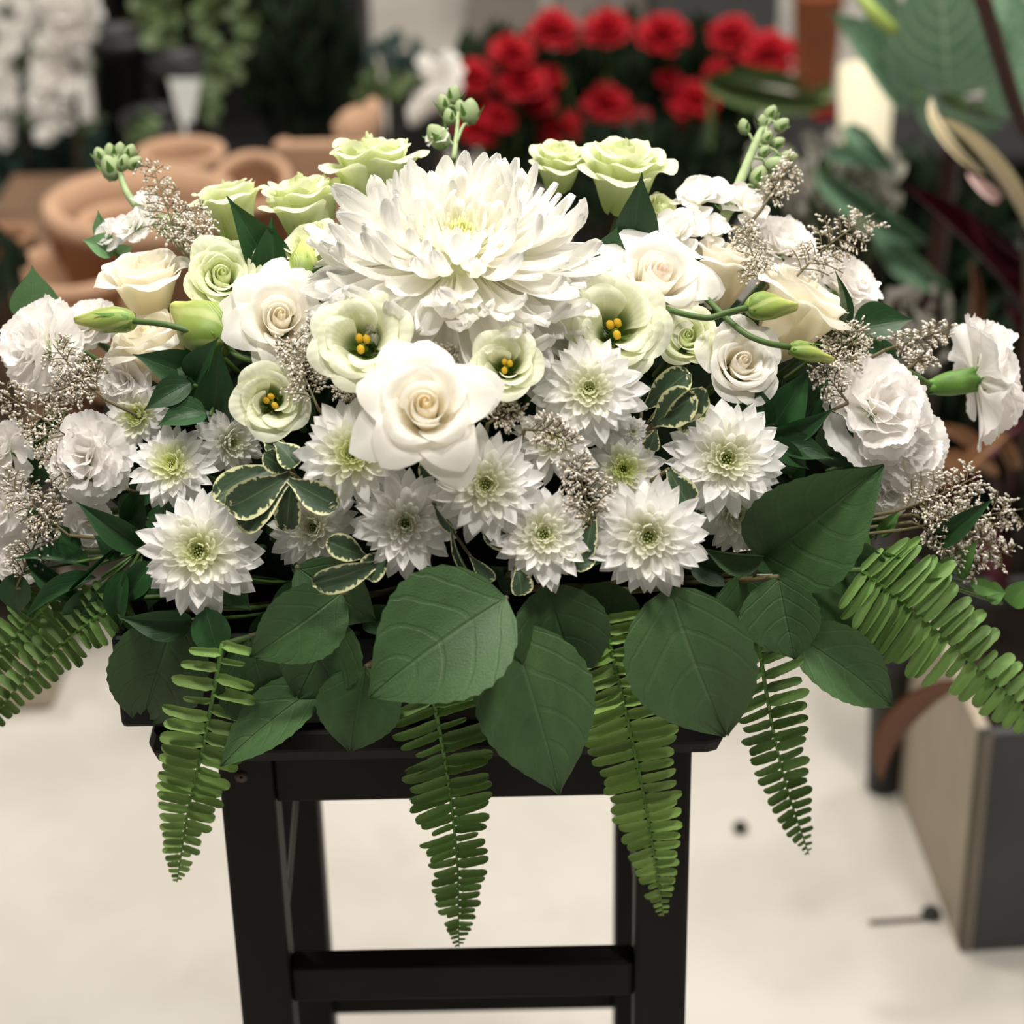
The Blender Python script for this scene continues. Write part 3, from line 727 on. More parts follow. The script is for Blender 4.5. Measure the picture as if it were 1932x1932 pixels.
put('rung', MB().box((xl + lw, YB - .026, .30), (xr - lw, YB - .006, .322), .002, O).mesh('rung', False), 'wood', t)
for x in (xl + .006, xr - .026): put('rung', MB().box((x, YF + lw, .20), (x + .02, YB - lw, .222), .002, O).mesh('rung', False), 'wood', t)
for sgn, x in ((1, xl + lw - .006), (-1, xr - lw + .006)):
    put('brace_rod', MB().tube([xf(O, np.array([x + sgn * .012, YB - lw, ZB - .05])), xf(O, np.array([x, YF + lw, .555]))], .0016, 6).mesh('brace_rod'), 'steel', t)
sc_ = at(455, 1466, YF - .0004)
put('scuff_mark', MB().lathe([(.001, 0), (.003, .0002), (.0045, .0001), (.001, .0006)], 8, O @ Matrix.Translation(sc_) @ Matrix.Rotation(PI / 2, 4, 'X')).mesh('scuff_mark'), 'scuff', t)
# ------------------------------------------------------------------ tray and foam
tl, tr_ = X(229, 1300, 1.15), X(1405, 1300, 1.15)
tray = thing('flower_tray', 'black plastic design tray standing on the stool seat under the leaves', 'tray', Matrix.Translation((-.03, 1.32, ZB + .026)))
O2 = Matrix.Translation((.03, -1.32, -(ZB + .026))); zz = ZB + .0262
def tray_ring(q, z): return [(x, y, z) for x, y in q]
put('tray_floor', MB().box((tl + .012, 1.142, zz), (tr_ - .012, 1.49, zz + .004), .002, O2).mesh('tray_floor', False), 'plastic', tray)
for a, b in (((tl, 1.135, zz + .002), (tr_, 1.143, zz + .066)), ((tl, 1.49, zz + .002), (tr_, 1.498, zz + .066)), ((tl, 1.143, zz + .002), (tl + .008, 1.49, zz + .066)), ((tr_ - .008, 1.143, zz + .002), (tr_, 1.49, zz + .066))):
    put('tray_side', MB().box(a, b, .0035, O2).mesh('tray_side', False), 'plastic', tray)
put('tray_foot', MB().box((tl + .002, 1.137, zz), (tl + .04, 1.175, zz + .02), .01, O2).mesh('tray_foot', False), 'plastic', tray)
P = []
for i in range(15):
    a = -PI / 2 + PI * i / 14
    row = []
    for k in range(40):
        b = 2 * PI * k / 40; e = .62
        f = lambda w: math.copysign(abs(w) ** e, w)
        row.append((FOAM_C.x + (.262 * f(math.cos(a)) * f(math.cos(b)) if FOAM_C.z + .205 * f(math.sin(a)) > zz + .08 else max(tl + .012 - FOAM_C.x, min(tr_ - .012 - FOAM_C.x, .262 * f(math.cos(a)) * f(math.cos(b))))), FOAM_C.y + (.165 if FOAM_C.z + .205 * f(math.sin(a)) > zz + .08 else .145) * f(math.cos(a)) * f(math.sin(b)), max(zz + .0045, FOAM_C.z + .205 * f(math.sin(a)))))
    P.append(row)
fo = put('floral_foam', MB().grid(np.array(P), True).mesh('floral_foam'), 'foam')
tag(fo, 'dark green wet floral foam packed in the tray behind the blooms', 'floral foam')
# ================================================================== the arrangement
big_mum(868, 500, 252, (.04, .62, .77), 'huge white football chrysanthemum crowning the middle of the arrangement', dy=-.015)
# --- spray chrysanthemums along the lower edge
SM = [
 (378, 1040, 112, (0, .05, 1), 'large white spray chrysanthemum low over the black tray end, nearest the ferns', -.02, .9, 1.1, 'eye'),
 (328, 882, 78, (-.1, .30, .95), 'white spray chrysanthemum with yellow heart just above the big low one by the tray end', .0, 1.6, 1.0, 'eyeyellow'),
 (262, 785, 62, (-.15, .05, .95), 'pale yellow-hearted chrysanthemum tucked under the dark ruscus leaves by the carnations', .015, 1.8, 1.0, 'eyeyellow'),
 (432, 835, 66, (.5, -.05, .8), 'side-on white chrysanthemum peeping from under the open green-white lisianthus', .02, .5, 1.0, 'eye'),
 (668, 858, 102, (.02, .12, 1), 'full white chrysanthemum with lemon centre beside the large open white rose', -.012, 1.5, 1.2, 'eyeyellow'),
 (593, 995, 82, (-.1, .0, 1), 'half-shaded white chrysanthemum behind the variegated leaves, below the lemon-centred bloom', .018, .4, 1.2, 'eye'),
 (765, 988, 94, (0, .05, 1), 'white chrysanthemum with wide green-brown eye above the biggest salal leaf', -.008, .2, 1.5, 'eye'),
 (917, 915, 102, (.02, .05, 1), 'white chrysanthemum with green eye directly below the large open rose', -.012, .6, 1.1, 'eye'),
 (1025, 1010, 98, (.03, .1, 1), 'white chrysanthemum with dotted green-gold eye above the pointed middle salal leaf', -.008, .5, 1.2, 'eye'),
 (1222, 1012, 108, (0, .0, 1), 'large starry white chrysanthemum low beside the salal leaves, nearest the bare twig', -.02, .5, 1.2, 'eye'),
 (1368, 868, 110, (.05, .1, 1), 'large white chrysanthemum with pale green eye next to the big upright salal leaf', -.014, .6, 1.2, 'eye'),
 (1112, 738, 98, (-.05, .15, 1), 'white chrysanthemum with curled inner petals right under the widest open lisianthus', -.012, .7, 1.0, 'eye'),
 (1043, 838, 84, (-.08, .42, .9), 'loose white chrysanthemum with few broad petals under the curled-petal one', .0, .5, .8, 'eye'),
 (1385, 965, 76, (.2, -.25, .9), 'shaded white chrysanthemum half hidden under the salal leaf, facing down', .014, .4, .9, 'eye'),
]
for x, y, r, fc, lab, dy, yel, bg_, eye in SM:
    spray_mum(x, y, r, fc, lab, dy=dy, spin=rnd(0, 60), yellow=min(yel, 1.9), big=bg_, eye=eye, sparse=.72 if 'loose' in lab else 1.0, dome=1.0)
spray_mum(1175, 885, 72, (.05, .0, 1), 'half-open greenish chrysanthemum with a dark green heart between the white ones', dy=.014, yellow=1.9, big=1.6)
spray_mum(1194, 815, 30, (.05, .1, 1), 'tiny unopened green chrysanthemum button beside the variegated leaf', dy=.01, big=1.3, pm='greenmum')
# --- roses
rose(803, 775, 118, (.03, .26, .95), 'large open white rose with a creamy spiral heart, front and centre', 'open', -.050, 40, heart=(.99, .90, .66))
rose(528, 606, 98, (.14, .24, .95), 'white rose with folded outer petals between two green-white lisianthus, beside the huge chrysanthemum', 'open', -.01, 10, heart=(1, .95, .84))
rose(1236, 535, 108, (.22, .52, .82), 'blush-hearted white rose seen from a low angle beside the huge chrysanthemum', 'open', -.006, 20, heart=(1, .89, .82))
rose(1396, 688, 80, (.16, .22, .95), 'small ivory rose with tight spiral just above the large pale-eyed chrysanthemum', 'full', -.004, 70, heart=(1, .95, .87))
rose(1490, 610, 118, (.45, .72, .22), 'big cream rose turned aside behind the fat green bud', 'bud', .01, 15, squash=1.35, heart=(.99, .96, .82), outer=(1, .985, .92))
rose(1362, 530, 88, (.2, .85, .25), 'pale rose with upright petals between the blush rose and the stock spike', 'bud', .02, 50, squash=1.4, heart=(1, .96, .86), outer=(1, .985, .94))
rose(278, 555, 98, (-.1, .80, .40), 'rounded cream rose behind the long-stemmed green bud', 'bud', .008, 80, squash=1.3, heart=(.98, .94, .84), outer=(1, .985, .93))
rose(300, 672, 96, (-.30, .70, .40), 'cream rose half covered by the long-stemmed bud and dark ruscus leaves', 'bud', .016, 30, squash=1.3, heart=(.98, .95, .84), outer=(1, .98, .92))
# --- lisianthus
rose(420, 527, 74, (.12, .30, .93), 'green-tinged double lisianthus with swirled petals above the fat green bud', 'full', -.004, 30, heart=(.93, .98, .80), outer=(1, 1, .96), pm='lisiout', name='lisianthus', cat='lisianthus')
lisianthus(684, 650, 98, (-.10, .26, .95), 'wide open green-throated lisianthus tucked under the huge chrysanthemum', 'open', -.036, 10)
lisianthus(512, 758, 80, (.08, .05, 1), 'green-white lisianthus with yellow stamens above the variegated leaves', 'narrow', -.008, 60)
lisianthus(955, 692, 76, (-.05, .22, .95), 'small cup-shaped lisianthus with yellow stamens between open rose and curled chrysanthemum', 'narrow', -.030, 0)
lisianthus(1160, 622, 102, (.05, .20, .96), 'widest open lisianthus with two yellow anthers below the blush rose', 'open', -.012, 33)
rose(1294, 640, 66, (.05, .22, .95), 'half-open green-white lisianthus squeezed between wide lisianthus and ivory rose', 'bud', .004, 0, heart=(.90, .97, .72), outer=(1, 1, .95), pm='lisiout', name='lisianthus', cat='lisianthus')
GL = [(440, 414, 84, (-.2, .85, .2), 'pale lime lisianthus behind the tall dark leaf at the shoulder', 'bud', .02),
      (578, 400, 88, (-.15, .85, .28), 'lime-white lisianthus leaning on the huge chrysanthemum, above the dark leaf pair', 'full', .02),
      (704, 334, 98, (-.1, .9, .2), 'greenest lisianthus, side-on behind the top of the huge chrysanthemum', 'full', .02),
      (1176, 338, 92, (.05, .80, .42), 'many-petalled lime-white lisianthus at the top beside the tall pointed leaf', 'full', .01),
      (1055, 318, 62, (.05, .8, .45), 'small lime-white lisianthus mostly hidden behind the huge chrysanthemum rim', 'full', .03),
      (1238, 405, 40, (.5, .4, .5), 'pale green closed lisianthus behind the tall pointed leaf', 'bud', .025)]
for x, y, r, fc, lab, kd, dy in GL:
    rose(x, y, r, fc, lab, kd, dy, rnd(0, 90), squash=1.5, heart=(.96, .98, .84), outer=(.99, 1, .92), pm='lisiout', name='lisianthus', cat='lisianthus')
rose(588, 478, 72, (-.45, .62, .5), 'white lisianthus with rolled petals wrapped by a pale green bud, at the mum edge', 'bud', .006, 20, heart=(1, .98, .9), outer=(1, .99, .95), pm='lisiout', name='lisianthus', cat='lisianthus')
# --- carnations
CR = [(78, 655, 100, (-.62, .15, .75), 'big white carnation facing outward at the pale green leaf end', .0, False),
      (165, 862, 84, (-.2, .12, .95), 'upright white carnation with frilled petals above the thin ruscus stem', -.005, False),
      (170, 985, 52, (.05, -.55, .8), 'drooping white carnation bloom under the upright one, half behind dark leaves', .012, False),
      (1652, 772, 108, (.30, .30, .9), 'large white carnation with frilled folds beside the drooping misty comb sprays', -.006, False),
      (1705, 852, 96, (.5, .05, .8), 'white carnation overlapping below the larger one, beside the misty sprays', .006, False),
      (1672, 925, 54, (.1, -.4, .85), 'white carnation showing only its lower frill behind the upright salal leaf', .012, False),
      (1862, 712, 122, (.93, .16, -.05), 'white carnation on its own, seen from behind with green calyx', .0, True),
      (1590, 545, 82, (.45, .55, .5), 'white carnation at the shoulder behind the thin dark leaf', .02, False),
      (1470, 468, 76, (.2, .7, .6), 'white carnation behind the arching misty spray near the stock spike', .03, False),
      (8, 850, 62, (-.5, .1, .85), 'white carnation cut by the picture edge, upper of three', .0, False),
      (5, 962, 58, (-.4, .0, .9), 'white carnation cut by the picture edge, middle of three', .0, False),
      (30, 1050, 54, (-.3, -.1, .9), 'white carnation at the picture edge low among ruscus leaves, lowest of three', .01, False),
      (170, 612, 58, (-.2, .55, .6), 'small white carnation behind the long green bud', .03, False),
      (238, 715, 62, (-.45, .0, .85), 'frilly white carnation under the cream rose beside the yellow-hearted chrysanthemum', .006, False)]
for x, y, r, fc, lab, dy, cv in CR:
    carnation(x, y, r, fc, lab, dy, rnd(0, 90), calyx_vis=cv, stem=not cv, dome=.55 if cv else 1.0)
    if cv:
        t = bpy.context.scene.objects[-1]
        root = [o for o in bpy.data.objects if o.get('label') == lab][0]
        inv = root.matrix_basis.inverted(); b0 = root.matrix_basis @ Vector((0, 0, -.68))
        C = curve_pts([b0, on(1700, 700, .01), on(1640, 720, .03), FOAM_C.lerp(on(1600, 740), .4)], 14)
        put('stem', MB().tube([inv @ c for c in C], .0026 / root.matrix_basis.to_scale().x, 8).mesh('stem'), 'stem', root)
# --- stock
stock('stock spike with grey-green buds rising above the huge chrysanthemum', [(856, 300), (862, 250), (866, 190)],
      [(855, 184, 40, .98, 80), (838, 200, 38, .85, 105), (868, 208, 34, .9, 90), (886, 216, 52, .3, 85), (848, 224, 34, .7, 100), (830, 262, 56, .3, 130)], [(826, 262, 26, (-.4, .7, .5))], dy=.02, rad=.002)
stock('tall stock spike with nodding green buds leaning toward the red flowers', [(1345, 455), (1385, 370), (1430, 260), (1456, 222)],
      [(1404, 242, 32, .62, 100), (1452, 218, 36, 1, 60), (1438, 232, 28, .95, 90), (1472, 238, 34, .93, 40), (1446, 262, 30, .86, 60), (1464, 272, 32, .8, 30), (1440, 288, 28, .72, 50),
       (1460, 312, 46, .55, 10), (1430, 338, 46, .35, 70), (1486, 296, 34, .62, 0), (1404, 384, 36, .2, 70), (1372, 392, 40, .15, 120)],
      [(1320, 385, 62, (-.2, .75, .6)), (1402, 398, 54, (.4, .6, .6)), (1282, 445, 54, (-.3, .5, .75)), (1335, 440, 40, (0, .5, .8))], dy=.012, rad=.0042)
stock('curved stock spike with clustered buds leaning over the terracotta pots', [(330, 440), (285, 415), (240, 365), (222, 305)],
      [(190, 298, 36, 1, 110), (208, 290, 34, 1, 95), (226, 288, 34, 1, 85), (244, 292, 36, 1, 70), (252, 310, 34, .95, 40), (210, 322, 52, .9, 110), (232, 310, 34, .96, 70), (262, 428, 48, .4, 160), (330, 432, 70, .08, 150)],
      [(208, 448, 34, (-.6, .3, .7)), (255, 436, 42, (-.4, .6, .7)), (278, 388, 32, (.1, .7, .6))], dy=.01, rad=.0036)
# --- lisianthus buds
bud('long green lisianthus bud on a curved stem before the cream roses', (252, 606), (140, 603), .72, [(310, 612), (362, 640), (395, 665)], -.03)
bud('fat green lisianthus bud under the swirled lisianthus', (425, 645), (328, 578), 1.25, [(450, 672)], -.012, .3)
bud('plump yellow-green lisianthus bud lying across the big cream rose', (1410, 580), (1505, 578), 1.0, [(1370, 590), (1330, 612)], -.035, .35)
bud('slender green lisianthus bud on a wiry stem above the big carnation', (1490, 655), (1574, 680), .75, [(1440, 645), (1395, 632)], -.03, .6)
bud('pale green lisianthus bud clasping the rolled white lisianthus', (566, 545), (577, 455), 1.1, [(560, 575)], -.012, .5)
# --- limonium
LM = [([(345, 470), (318, 400), (283, 300)], 62, 13, 'upright misty limonium spray beside the curved stock spike'),
      ([(385, 478), (376, 430), (366, 385)], 40, 8, 'short limonium spray before the pale lime lisianthus'),
      ([(400, 470), (360, 448), (320, 432)], 44, 8, 'flat limonium spray lying over the cream rose top'),
      ([(600, 770), (570, 700), (548, 640)], 66, 13, 'dense pinkish limonium cluster under the folded white rose'),
      ([(600, 640), (598, 610), (603, 590)], 22, 5, 'wispy limonium tip against the folded white rose'),
      ([(1495, 530), (1560, 465), (1650, 402)], 78, 15, 'arching limonium spray reaching out beyond the shoulder carnation'),
      ([(1560, 690), (1590, 660), (1640, 625)], 62, 12, 'comb-like limonium spray draped on the large carnation'),
      ([(1450, 540), (1420, 480), (1400, 415)], 54, 12, 'limonium spray at the foot of the tall stock spike'),
      ([(200, 755), (150, 710), (100, 650)], 66, 12, 'limonium spray crossing the big outward carnation'),
      ([(140, 830), (80, 790), (-10, 730)], 76, 14, 'limonium spray hanging over the picture edge between carnations'),
      ([(180, 690), (150, 720), (85, 745)], 50, 10, 'drooping limonium spray under the big outward carnation'),
      ([(130, 1010), (70, 960), (5, 900)], 66, 12, 'limonium spray above the thin ruscus stems near the edge carnations'),
      ([(30, 1110), (60, 1040), (100, 950)], 54, 12, 'limonium spray standing among the ruscus by the edge carnations'),
      ([(150, 900), (110, 880), (85, 840)], 44, 9, 'small limonium spray beside the upright carnation'),
      ([(1120, 1010), (1105, 940), (1085, 860)], 74, 15, 'white-dotted limonium cluster between the starry and green-eyed chrysanthemums'),
      ([(990, 810), (1030, 815), (1080, 835)], 48, 9, 'fine limonium sprig across the loose chrysanthemum'),
      ([(700, 800), (675, 750), (640, 720)], 60, 10, 'limonium spray in the dark gap beside the open rose'),
      ([(790, 690), (820, 680), (860, 668)], 44, 9, 'limonium spray between the open rose and the huge chrysanthemum'),
      ([(920, 800), (945, 785), (985, 760)], 44, 9, 'limonium spray under the small cup-shaped lisianthus'),
      ([(1690, 965), (1770, 935), (1850, 895)], 74, 13, 'bushy limonium spray behind the narrow ruscus leaf, upper one'),
      ([(1700, 1000), (1810, 980), (1930, 960)], 80, 15, 'bushy limonium spray reaching past the picture edge'),
      ([(1720, 970), (1820, 1010), (1910, 1050)], 76, 14, 'bushy limonium spray drooping toward the fern, beside the maroon leaf'),
      ([(1720, 985), (1790, 1020), (1850, 1080)], 60, 11, 'limonium spray below the narrow ruscus leaf, lowest one'),
      ([(1440, 390), (1470, 345), (1500, 300)], 46, 9, 'limonium spray behind the tall stock spike'),
      ([(1670, 660), (1730, 640), (1800, 618)], 40, 9, 'grey limonium spray behind the dark leaf near the lone carnation'),
      ([(1600, 760), (1570, 720), (1545, 690)], 46, 9, 'limonium spray hanging from the slender bud'),
      ([(1720, 690), (1735, 680), (1760, 690)], 26, 6, 'tiny limonium tip behind the lone carnation calyx')]
for pts, w, nb, lab in LM:
    limonium(lab, pts, w, nb, dy=-.018 if 'dark gap' not in lab else .01, dens=13)
# --- ruscus and other narrow leaves
def one(lab, lf, shape='ruscus', mat='ruscus', cat='leaf', name='ruscus_leaf', dy=-.006, stemmat='stem', group=None, color=None):
    return sprig(name, lab, cat, [lf], shape, mat, group, dy, stemmat, .0012, color)
sprig('ruscus_sprig', 'pair of broad dark ruscus leaves between lime lisianthus and huge chrysanthemum', 'foliage', [(530, 548, 422, 366, 86, 0, -.01, 15), (528, 552, 508, 412, 78, .004, 0, -20)], 'ruscus', 'ruscus', dy=-.004)
one('dark ruscus leaf pointing under the huge chrysanthemum from the folded rose', (572, 558, 690, 520, 72, -.004, .0, -25))
sprig('ruscus_sprig', 'tall pointed ruscus leaf with small side leaves before the top lisianthus', 'foliage', [(1188, 478, 1210, 320, 84, 0, -.01, 12), (1160, 498, 1166, 424, 74, 0, -.01, -20), (1222, 492, 1330, 492, 44, 0, -.005, 30), (1222, 480, 1244, 434, 34), (1130, 500, 1118, 470, 30)], 'ruscus', 'ruscus', dy=-.008)
sprig('ruscus_sprig', 'dark many-leaved ruscus sprig over the cream rose and yellow-hearted chrysanthemum', 'foliage', [(372, 715, 250, 668, 74, 0, -.014, 10), (366, 716, 412, 636, 58, 0, -.01, -20), (360, 722, 272, 776, 56, 0, -.01, 20), (390, 780, 294, 800, 66, .004, -.004, 30), (402, 800, 415, 650, 84, .012, .006, 0), (360, 700, 330, 690, 40)], 'ruscus', 'ruscus', dy=-.012)
one('broad pale green leaf standing alone at the outward carnation', (62, 600, 60, 498, 92, 0, 0, 10), mat='pale', name='pale_leaf', dy=.01)
sprig('ruscus_sprig', 'small pale green leaf pair beside the curved stock spike', 'foliage', [(215, 475, 155, 452, 50, .0, -.004, 20), (205, 455, 186, 394, 40, 0, 0, -30), (225, 480, 250, 462, 30)], 'ruscus', 'pale', dy=.004)
one('thin dark blade leaf upright against the shoulder carnation', (1578, 625, 1584, 508, 26, -.01, -.012, 50), dy=-.012)
sprig('ruscus_sprig', 'dark ruscus leaves above the large frilled carnation', 'foliage', [(1612, 622, 1722, 602, 84, 0, -.004, -15), (1630, 642, 1706, 672, 52, 0, 0, 30), (1600, 640, 1625, 600, 40)], 'ruscus', 'ruscus', dy=.002)
sprig('ruscus_sprig', 'dark ruscus sprig in the gap between big chrysanthemum and large carnation', 'foliage', [(1455, 815, 1578, 770, 52, 0, -.004, 35), (1450, 820, 1528, 695, 84, .008, .006, 0), (1462, 835, 1572, 868, 54, .002, 0, -20), (1455, 830, 1525, 885, 40), (1450, 800, 1425, 720, 40), (1520, 800, 1560, 700, 70, .014, .012, 0), (1560, 860, 1600, 750, 70, .016, .014, 10), (1420, 760, 1455, 838, 34, -.004, 0, 60)], 'ruscus', 'ruscus', dy=-.004)
one('narrow bright ruscus leaf pointing up across the bushy limonium', (1755, 1025, 1880, 935, 46, -.01, -.02, 10), dy=-.02)
sprig('ruscus_sprig', 'spreading ruscus branch over the picture-edge fern with long thin dark leaves', 'foliage',
      [(215, 1035, 110, 1135, 10), (168, 1068, 22, 1048, 46, 0, -.006, 30), (182, 1090, 40, 1168, 44, -.004, -.01, 35), (268, 1030, 142, 946, 58, -.004, -.01, -10), (236, 1075, 222, 1196, 52, 0, -.004, 20),
       (150, 1120, 35, 1040, 46, .002, 0, -25), (180, 1110, 118, 1200, 60, 0, 0, 0), (225, 1050, 175, 1010, 46, 0, 0, 20), (150, 1040, 70, 990, 40, .006, .004, 30), (260, 1090, 150, 1160, 60, .006, .004, -10), (30, 1080, 33, 1160, 62, -.006, -.006, 10), (290, 1060, 230, 1140, 56, .004, .004, 10), (240, 1110, 300, 1090, 60, .01, .006, 0)], 'ruscus', 'ruscus', dy=-.008)
one('dark pointed ruscus leaf lying flat over the tray rim below the low chrysanthemum', (362, 1170, 222, 1166, 66, -.004, -.012, -25), dy=-.012)
one('dark ruscus leaf hanging over the first fern frond', (388, 1148, 420, 1252, 74, -.004, -.01, 10), dy=-.016)
one('ruscus leaf tip curling down beside the low chrysanthemum', (420, 1090, 475, 1150, 60, .002, -.004, 20), dy=-.002)
sprig('ruscus_sprig', 'fine leafy sprig arching over the diagonal fern', 'foliage',
      [(1640, 1040, 1740, 1075, 34, 0, 0, 20), (1700, 1090, 1720, 1040, 46, 0, 0, 0), (1745, 1095, 1800, 1050, 56, 0, -.004, 10), (1790, 1085, 1690, 1095, 40, 0, -.004, 30), (1805, 1085, 1845, 1020, 48, 0, -.006, -15), (1830, 1100, 1888, 1118, 32), (1860, 1120, 1900, 1118, 44), (1905, 1140, 1950, 1090, 50), (1620, 1060, 1640, 1000, 40, .01, .01), (1660, 1010, 1700, 960, 30, .01, .01)], 'ruscus', 'fern', dy=-.016, color=(.55, .72, .62, 1))
# --- salal
SL = [('biggest salal leaf, broad and blotched, hanging under the wide-eyed chrysanthemum', [(955, 1128, 690, 1318, 262, 0, -.03, 12)], -.020),
      ('veined salal leaf hanging lowest before the stool apron', [(962, 1180, 1054, 1498, 232, 0, -.02, -8)], -.016),
      ('broad salal leaf with a pale patch hanging over the third fern', [(1262, 1108, 1372, 1408, 250, 0, -.02, 10)], -.022),
      ('dim salal leaf between the two largest ones', [(1030, 1105, 1092, 1300, 190, 0, -.01, 0)], .0),
      ('upright salal leaf with a sharp midrib beside the white carnations', [(1440, 1055, 1668, 878, 205, 0, -.022, 8)], -.024),
      ('salal leaf pair folded at its midrib on the tan twig', [(1468, 1088, 1500, 1246, 150, -.004, -.02, 14), (1440, 1050, 1330, 1038, 56, .004, 0, -40)], -.022),
      ('salal leaf stretching toward the grey planter over the floor', [(1490, 1192, 1698, 1338, 132, 0, -.012, -12)], -.014),
      ('large dark salal leaf in shade beside the diagonal fern', [(1545, 1085, 1720, 1222, 210, 0, -.004, 0)], .022),
      ('salal leaf angled down toward the first fern under the low chrysanthemum', [(645, 1118, 468, 1244, 150, 0, -.012, -14)], -.01),
      ('long glossy salal leaf resting across the stool corner', [(612, 1288, 410, 1448, 112, 0, -.014, 18)], -.016),
      ('short pointed salal leaf hanging before the seat edge beside the second fern', [(690, 1258, 660, 1424, 162, 0, -.012, 0)], -.010),
      ('shaded salal leaf behind the glossy one', [(640, 1165, 560, 1320, 170, 0, 0, 0)], .0),
      ('blackish salal leaf over the tray end', [(335, 1150, 262, 1385, 190, 0, 0, 0)], -.010),
      ('shaded salal leaf under the half-shaded chrysanthemum', [(560, 1070, 710, 1170, 130, 0, 0, 10)], .0),
      ('dim salal leaf in the gap under the starry chrysanthemum', [(1160, 1100, 1130, 1200, 130, 0, 0, 0)], .004),
      ('dim salal leaf behind the folded pair', [(1400, 1080, 1440, 1260, 160, 0, 0, 0)], .006),
      ('dark salal leaf under the upright one beside the fine leafy sprig', [(1560, 1020, 1680, 1120, 120, 0, 0, 20)], .002),
      ('dark salal leaf between first fern and glossy leaf', [(470, 1200, 520, 1400, 170, .0, 0, 0)], -.006)]
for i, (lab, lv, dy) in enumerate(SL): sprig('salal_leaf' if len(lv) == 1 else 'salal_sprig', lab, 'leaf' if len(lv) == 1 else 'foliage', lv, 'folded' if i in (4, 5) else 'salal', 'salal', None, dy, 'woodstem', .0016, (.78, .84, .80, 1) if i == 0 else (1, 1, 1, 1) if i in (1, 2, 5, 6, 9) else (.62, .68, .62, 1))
# --- variegated pittosporum
PT = [('variegated pittosporum sprig with cream-edged leaves beside the low chrysanthemum', [(530, 880, 404, 945, 66, 0, -.012, 25), (545, 895, 428, 962, 74, -.004, -.018, -10), (548, 905, 452, 1000, 64, .0, -.01, 15), (545, 890, 495, 858, 46, 0, -.01, 10), (520, 835, 560, 880, 56, -.004, -.012, -25), (545, 905, 638, 956, 60, -.004, -.018, 10), (545, 880, 500, 830, 50, .006, .004, 40), (550, 900, 540, 1000, 50, .006, .004, 0)]),
      ('variegated pittosporum sprig under the half-shaded chrysanthemum', [(690, 1052, 612, 1022, 50, 0, -.01, 10), (722, 1058, 586, 1098, 58, -.002, -.014, -25), (738, 1040, 690, 1090, 56, 0, -.004, 20)]),
      ('variegated pittosporum sprig beneath the half-open lisianthus', [(1232, 800, 1318, 745, 74, 0, -.014, -10), (1262, 745, 1332, 790, 88, .0, -.01, 15), (1248, 800, 1330, 735, 60, -.004, -.016, 25), (1238, 810, 1225, 850, 34, .006, .006), (1215, 770, 1300, 700, 60, .012, .01, 0)]),
      ('single variegated leaf between the pale-eyed and starry chrysanthemums', [(1262, 885, 1302, 955, 62, 0, -.01, 10)]),
      ('variegated leaf pair beside the starry chrysanthemum', [(1125, 955, 1106, 1058, 42, 0, -.012, 20), (1135, 1040, 1076, 1068, 38, -.004, -.012, -10)]),
      ('edge-on variegated leaves hanging between wide-eyed and green-eyed chrysanthemums', [(818, 948, 862, 1005, 28, -.004, -.014, 55), (852, 992, 893, 1092, 24, -.004, -.014, 60), (888, 1050, 935, 1094, 32, 0, -.01, 30)]),
      ('variegated leaf tip beside the dotted-eye chrysanthemum', [(965, 980, 924, 1032, 54, .004, -.004, 0)]),
      ('variegated leaf tip under the dotted-eye chrysanthemum', [(975, 1070, 985, 1124, 50, .0, -.008, -30)]),
      ('variegated leaf in the gap beside the open rose and green-eyed chrysanthemum', [(800, 850, 815, 905, 44, .006, .004, 0)])]
for lab, lv in PT: sprig('pittosporum_leaf' if len(lv) == 1 else 'pittosporum_sprig', lab, 'leaf' if len(lv) == 1 else 'foliage', lv, 'pitto', 'pitto', None, -.01, 'woodstem', .0012)
# --- ferns
fern('first fern frond hanging in front of the stool corner, under the low chrysanthemum', [(420, 1215, -.030), (385, 1400, -.036), (355, 1530, -.040), (334, 1664, -.045)], 92, 24, aspect=.31, color=(1.2, 1.15, 1.1, 1))
fern('longest fern frond hanging past the rung gap in the middle', [(805, 1255, -.004), (842, 1450, -.016), (862, 1620, -.02), (866, 1786, -.02)], 98, 32, color=(.85, .9, .8, 1), aspect=.25, skew=.2)
fern('bright fern frond hanging before the stool leg beside the veined salal leaf', [(1140, 1170, -.006), (1180, 1340, -.020), (1220, 1530, -.022), (1252, 1728, -.026)], 108, 32, aspect=.26, skew=.06, color=(1.45, 1.35, 1.25, 1))
fern('dark slender fern frond hanging over the bare floor', [(1425, 1170, -.01), (1450, 1330, -.025), (1480, 1470, -.012), (1526, 1612, -.012)], 82, 23, aspect=.28, skew=.28, color=(.62, .68, .6, 1))
fern('wide fern frond running diagonally toward the grey planter', [(1625, 1075, -.012), (1720, 1150, -.022), (1850, 1265, -.03), (2010, 1400, -.03)], 122, 25, aspect=.28, taper=.15, color=(.95, .98, .95, 1))
fern('fern frond drooping past the picture edge under the ruscus branch', [(235, 1130, -.008), (140, 1195, -.014), (40, 1290, -.02), (-60, 1410, -.02)], 66, 24, aspect=.34, color=(.58, .62, .52, 1))
fern('short fern frond behind the drooping one at the picture edge', [(110, 1120, .0), (20, 1210, -.01), (-70, 1320, -.01)], 64, 18, aspect=.34, color=(.5, .55, .46, 1))
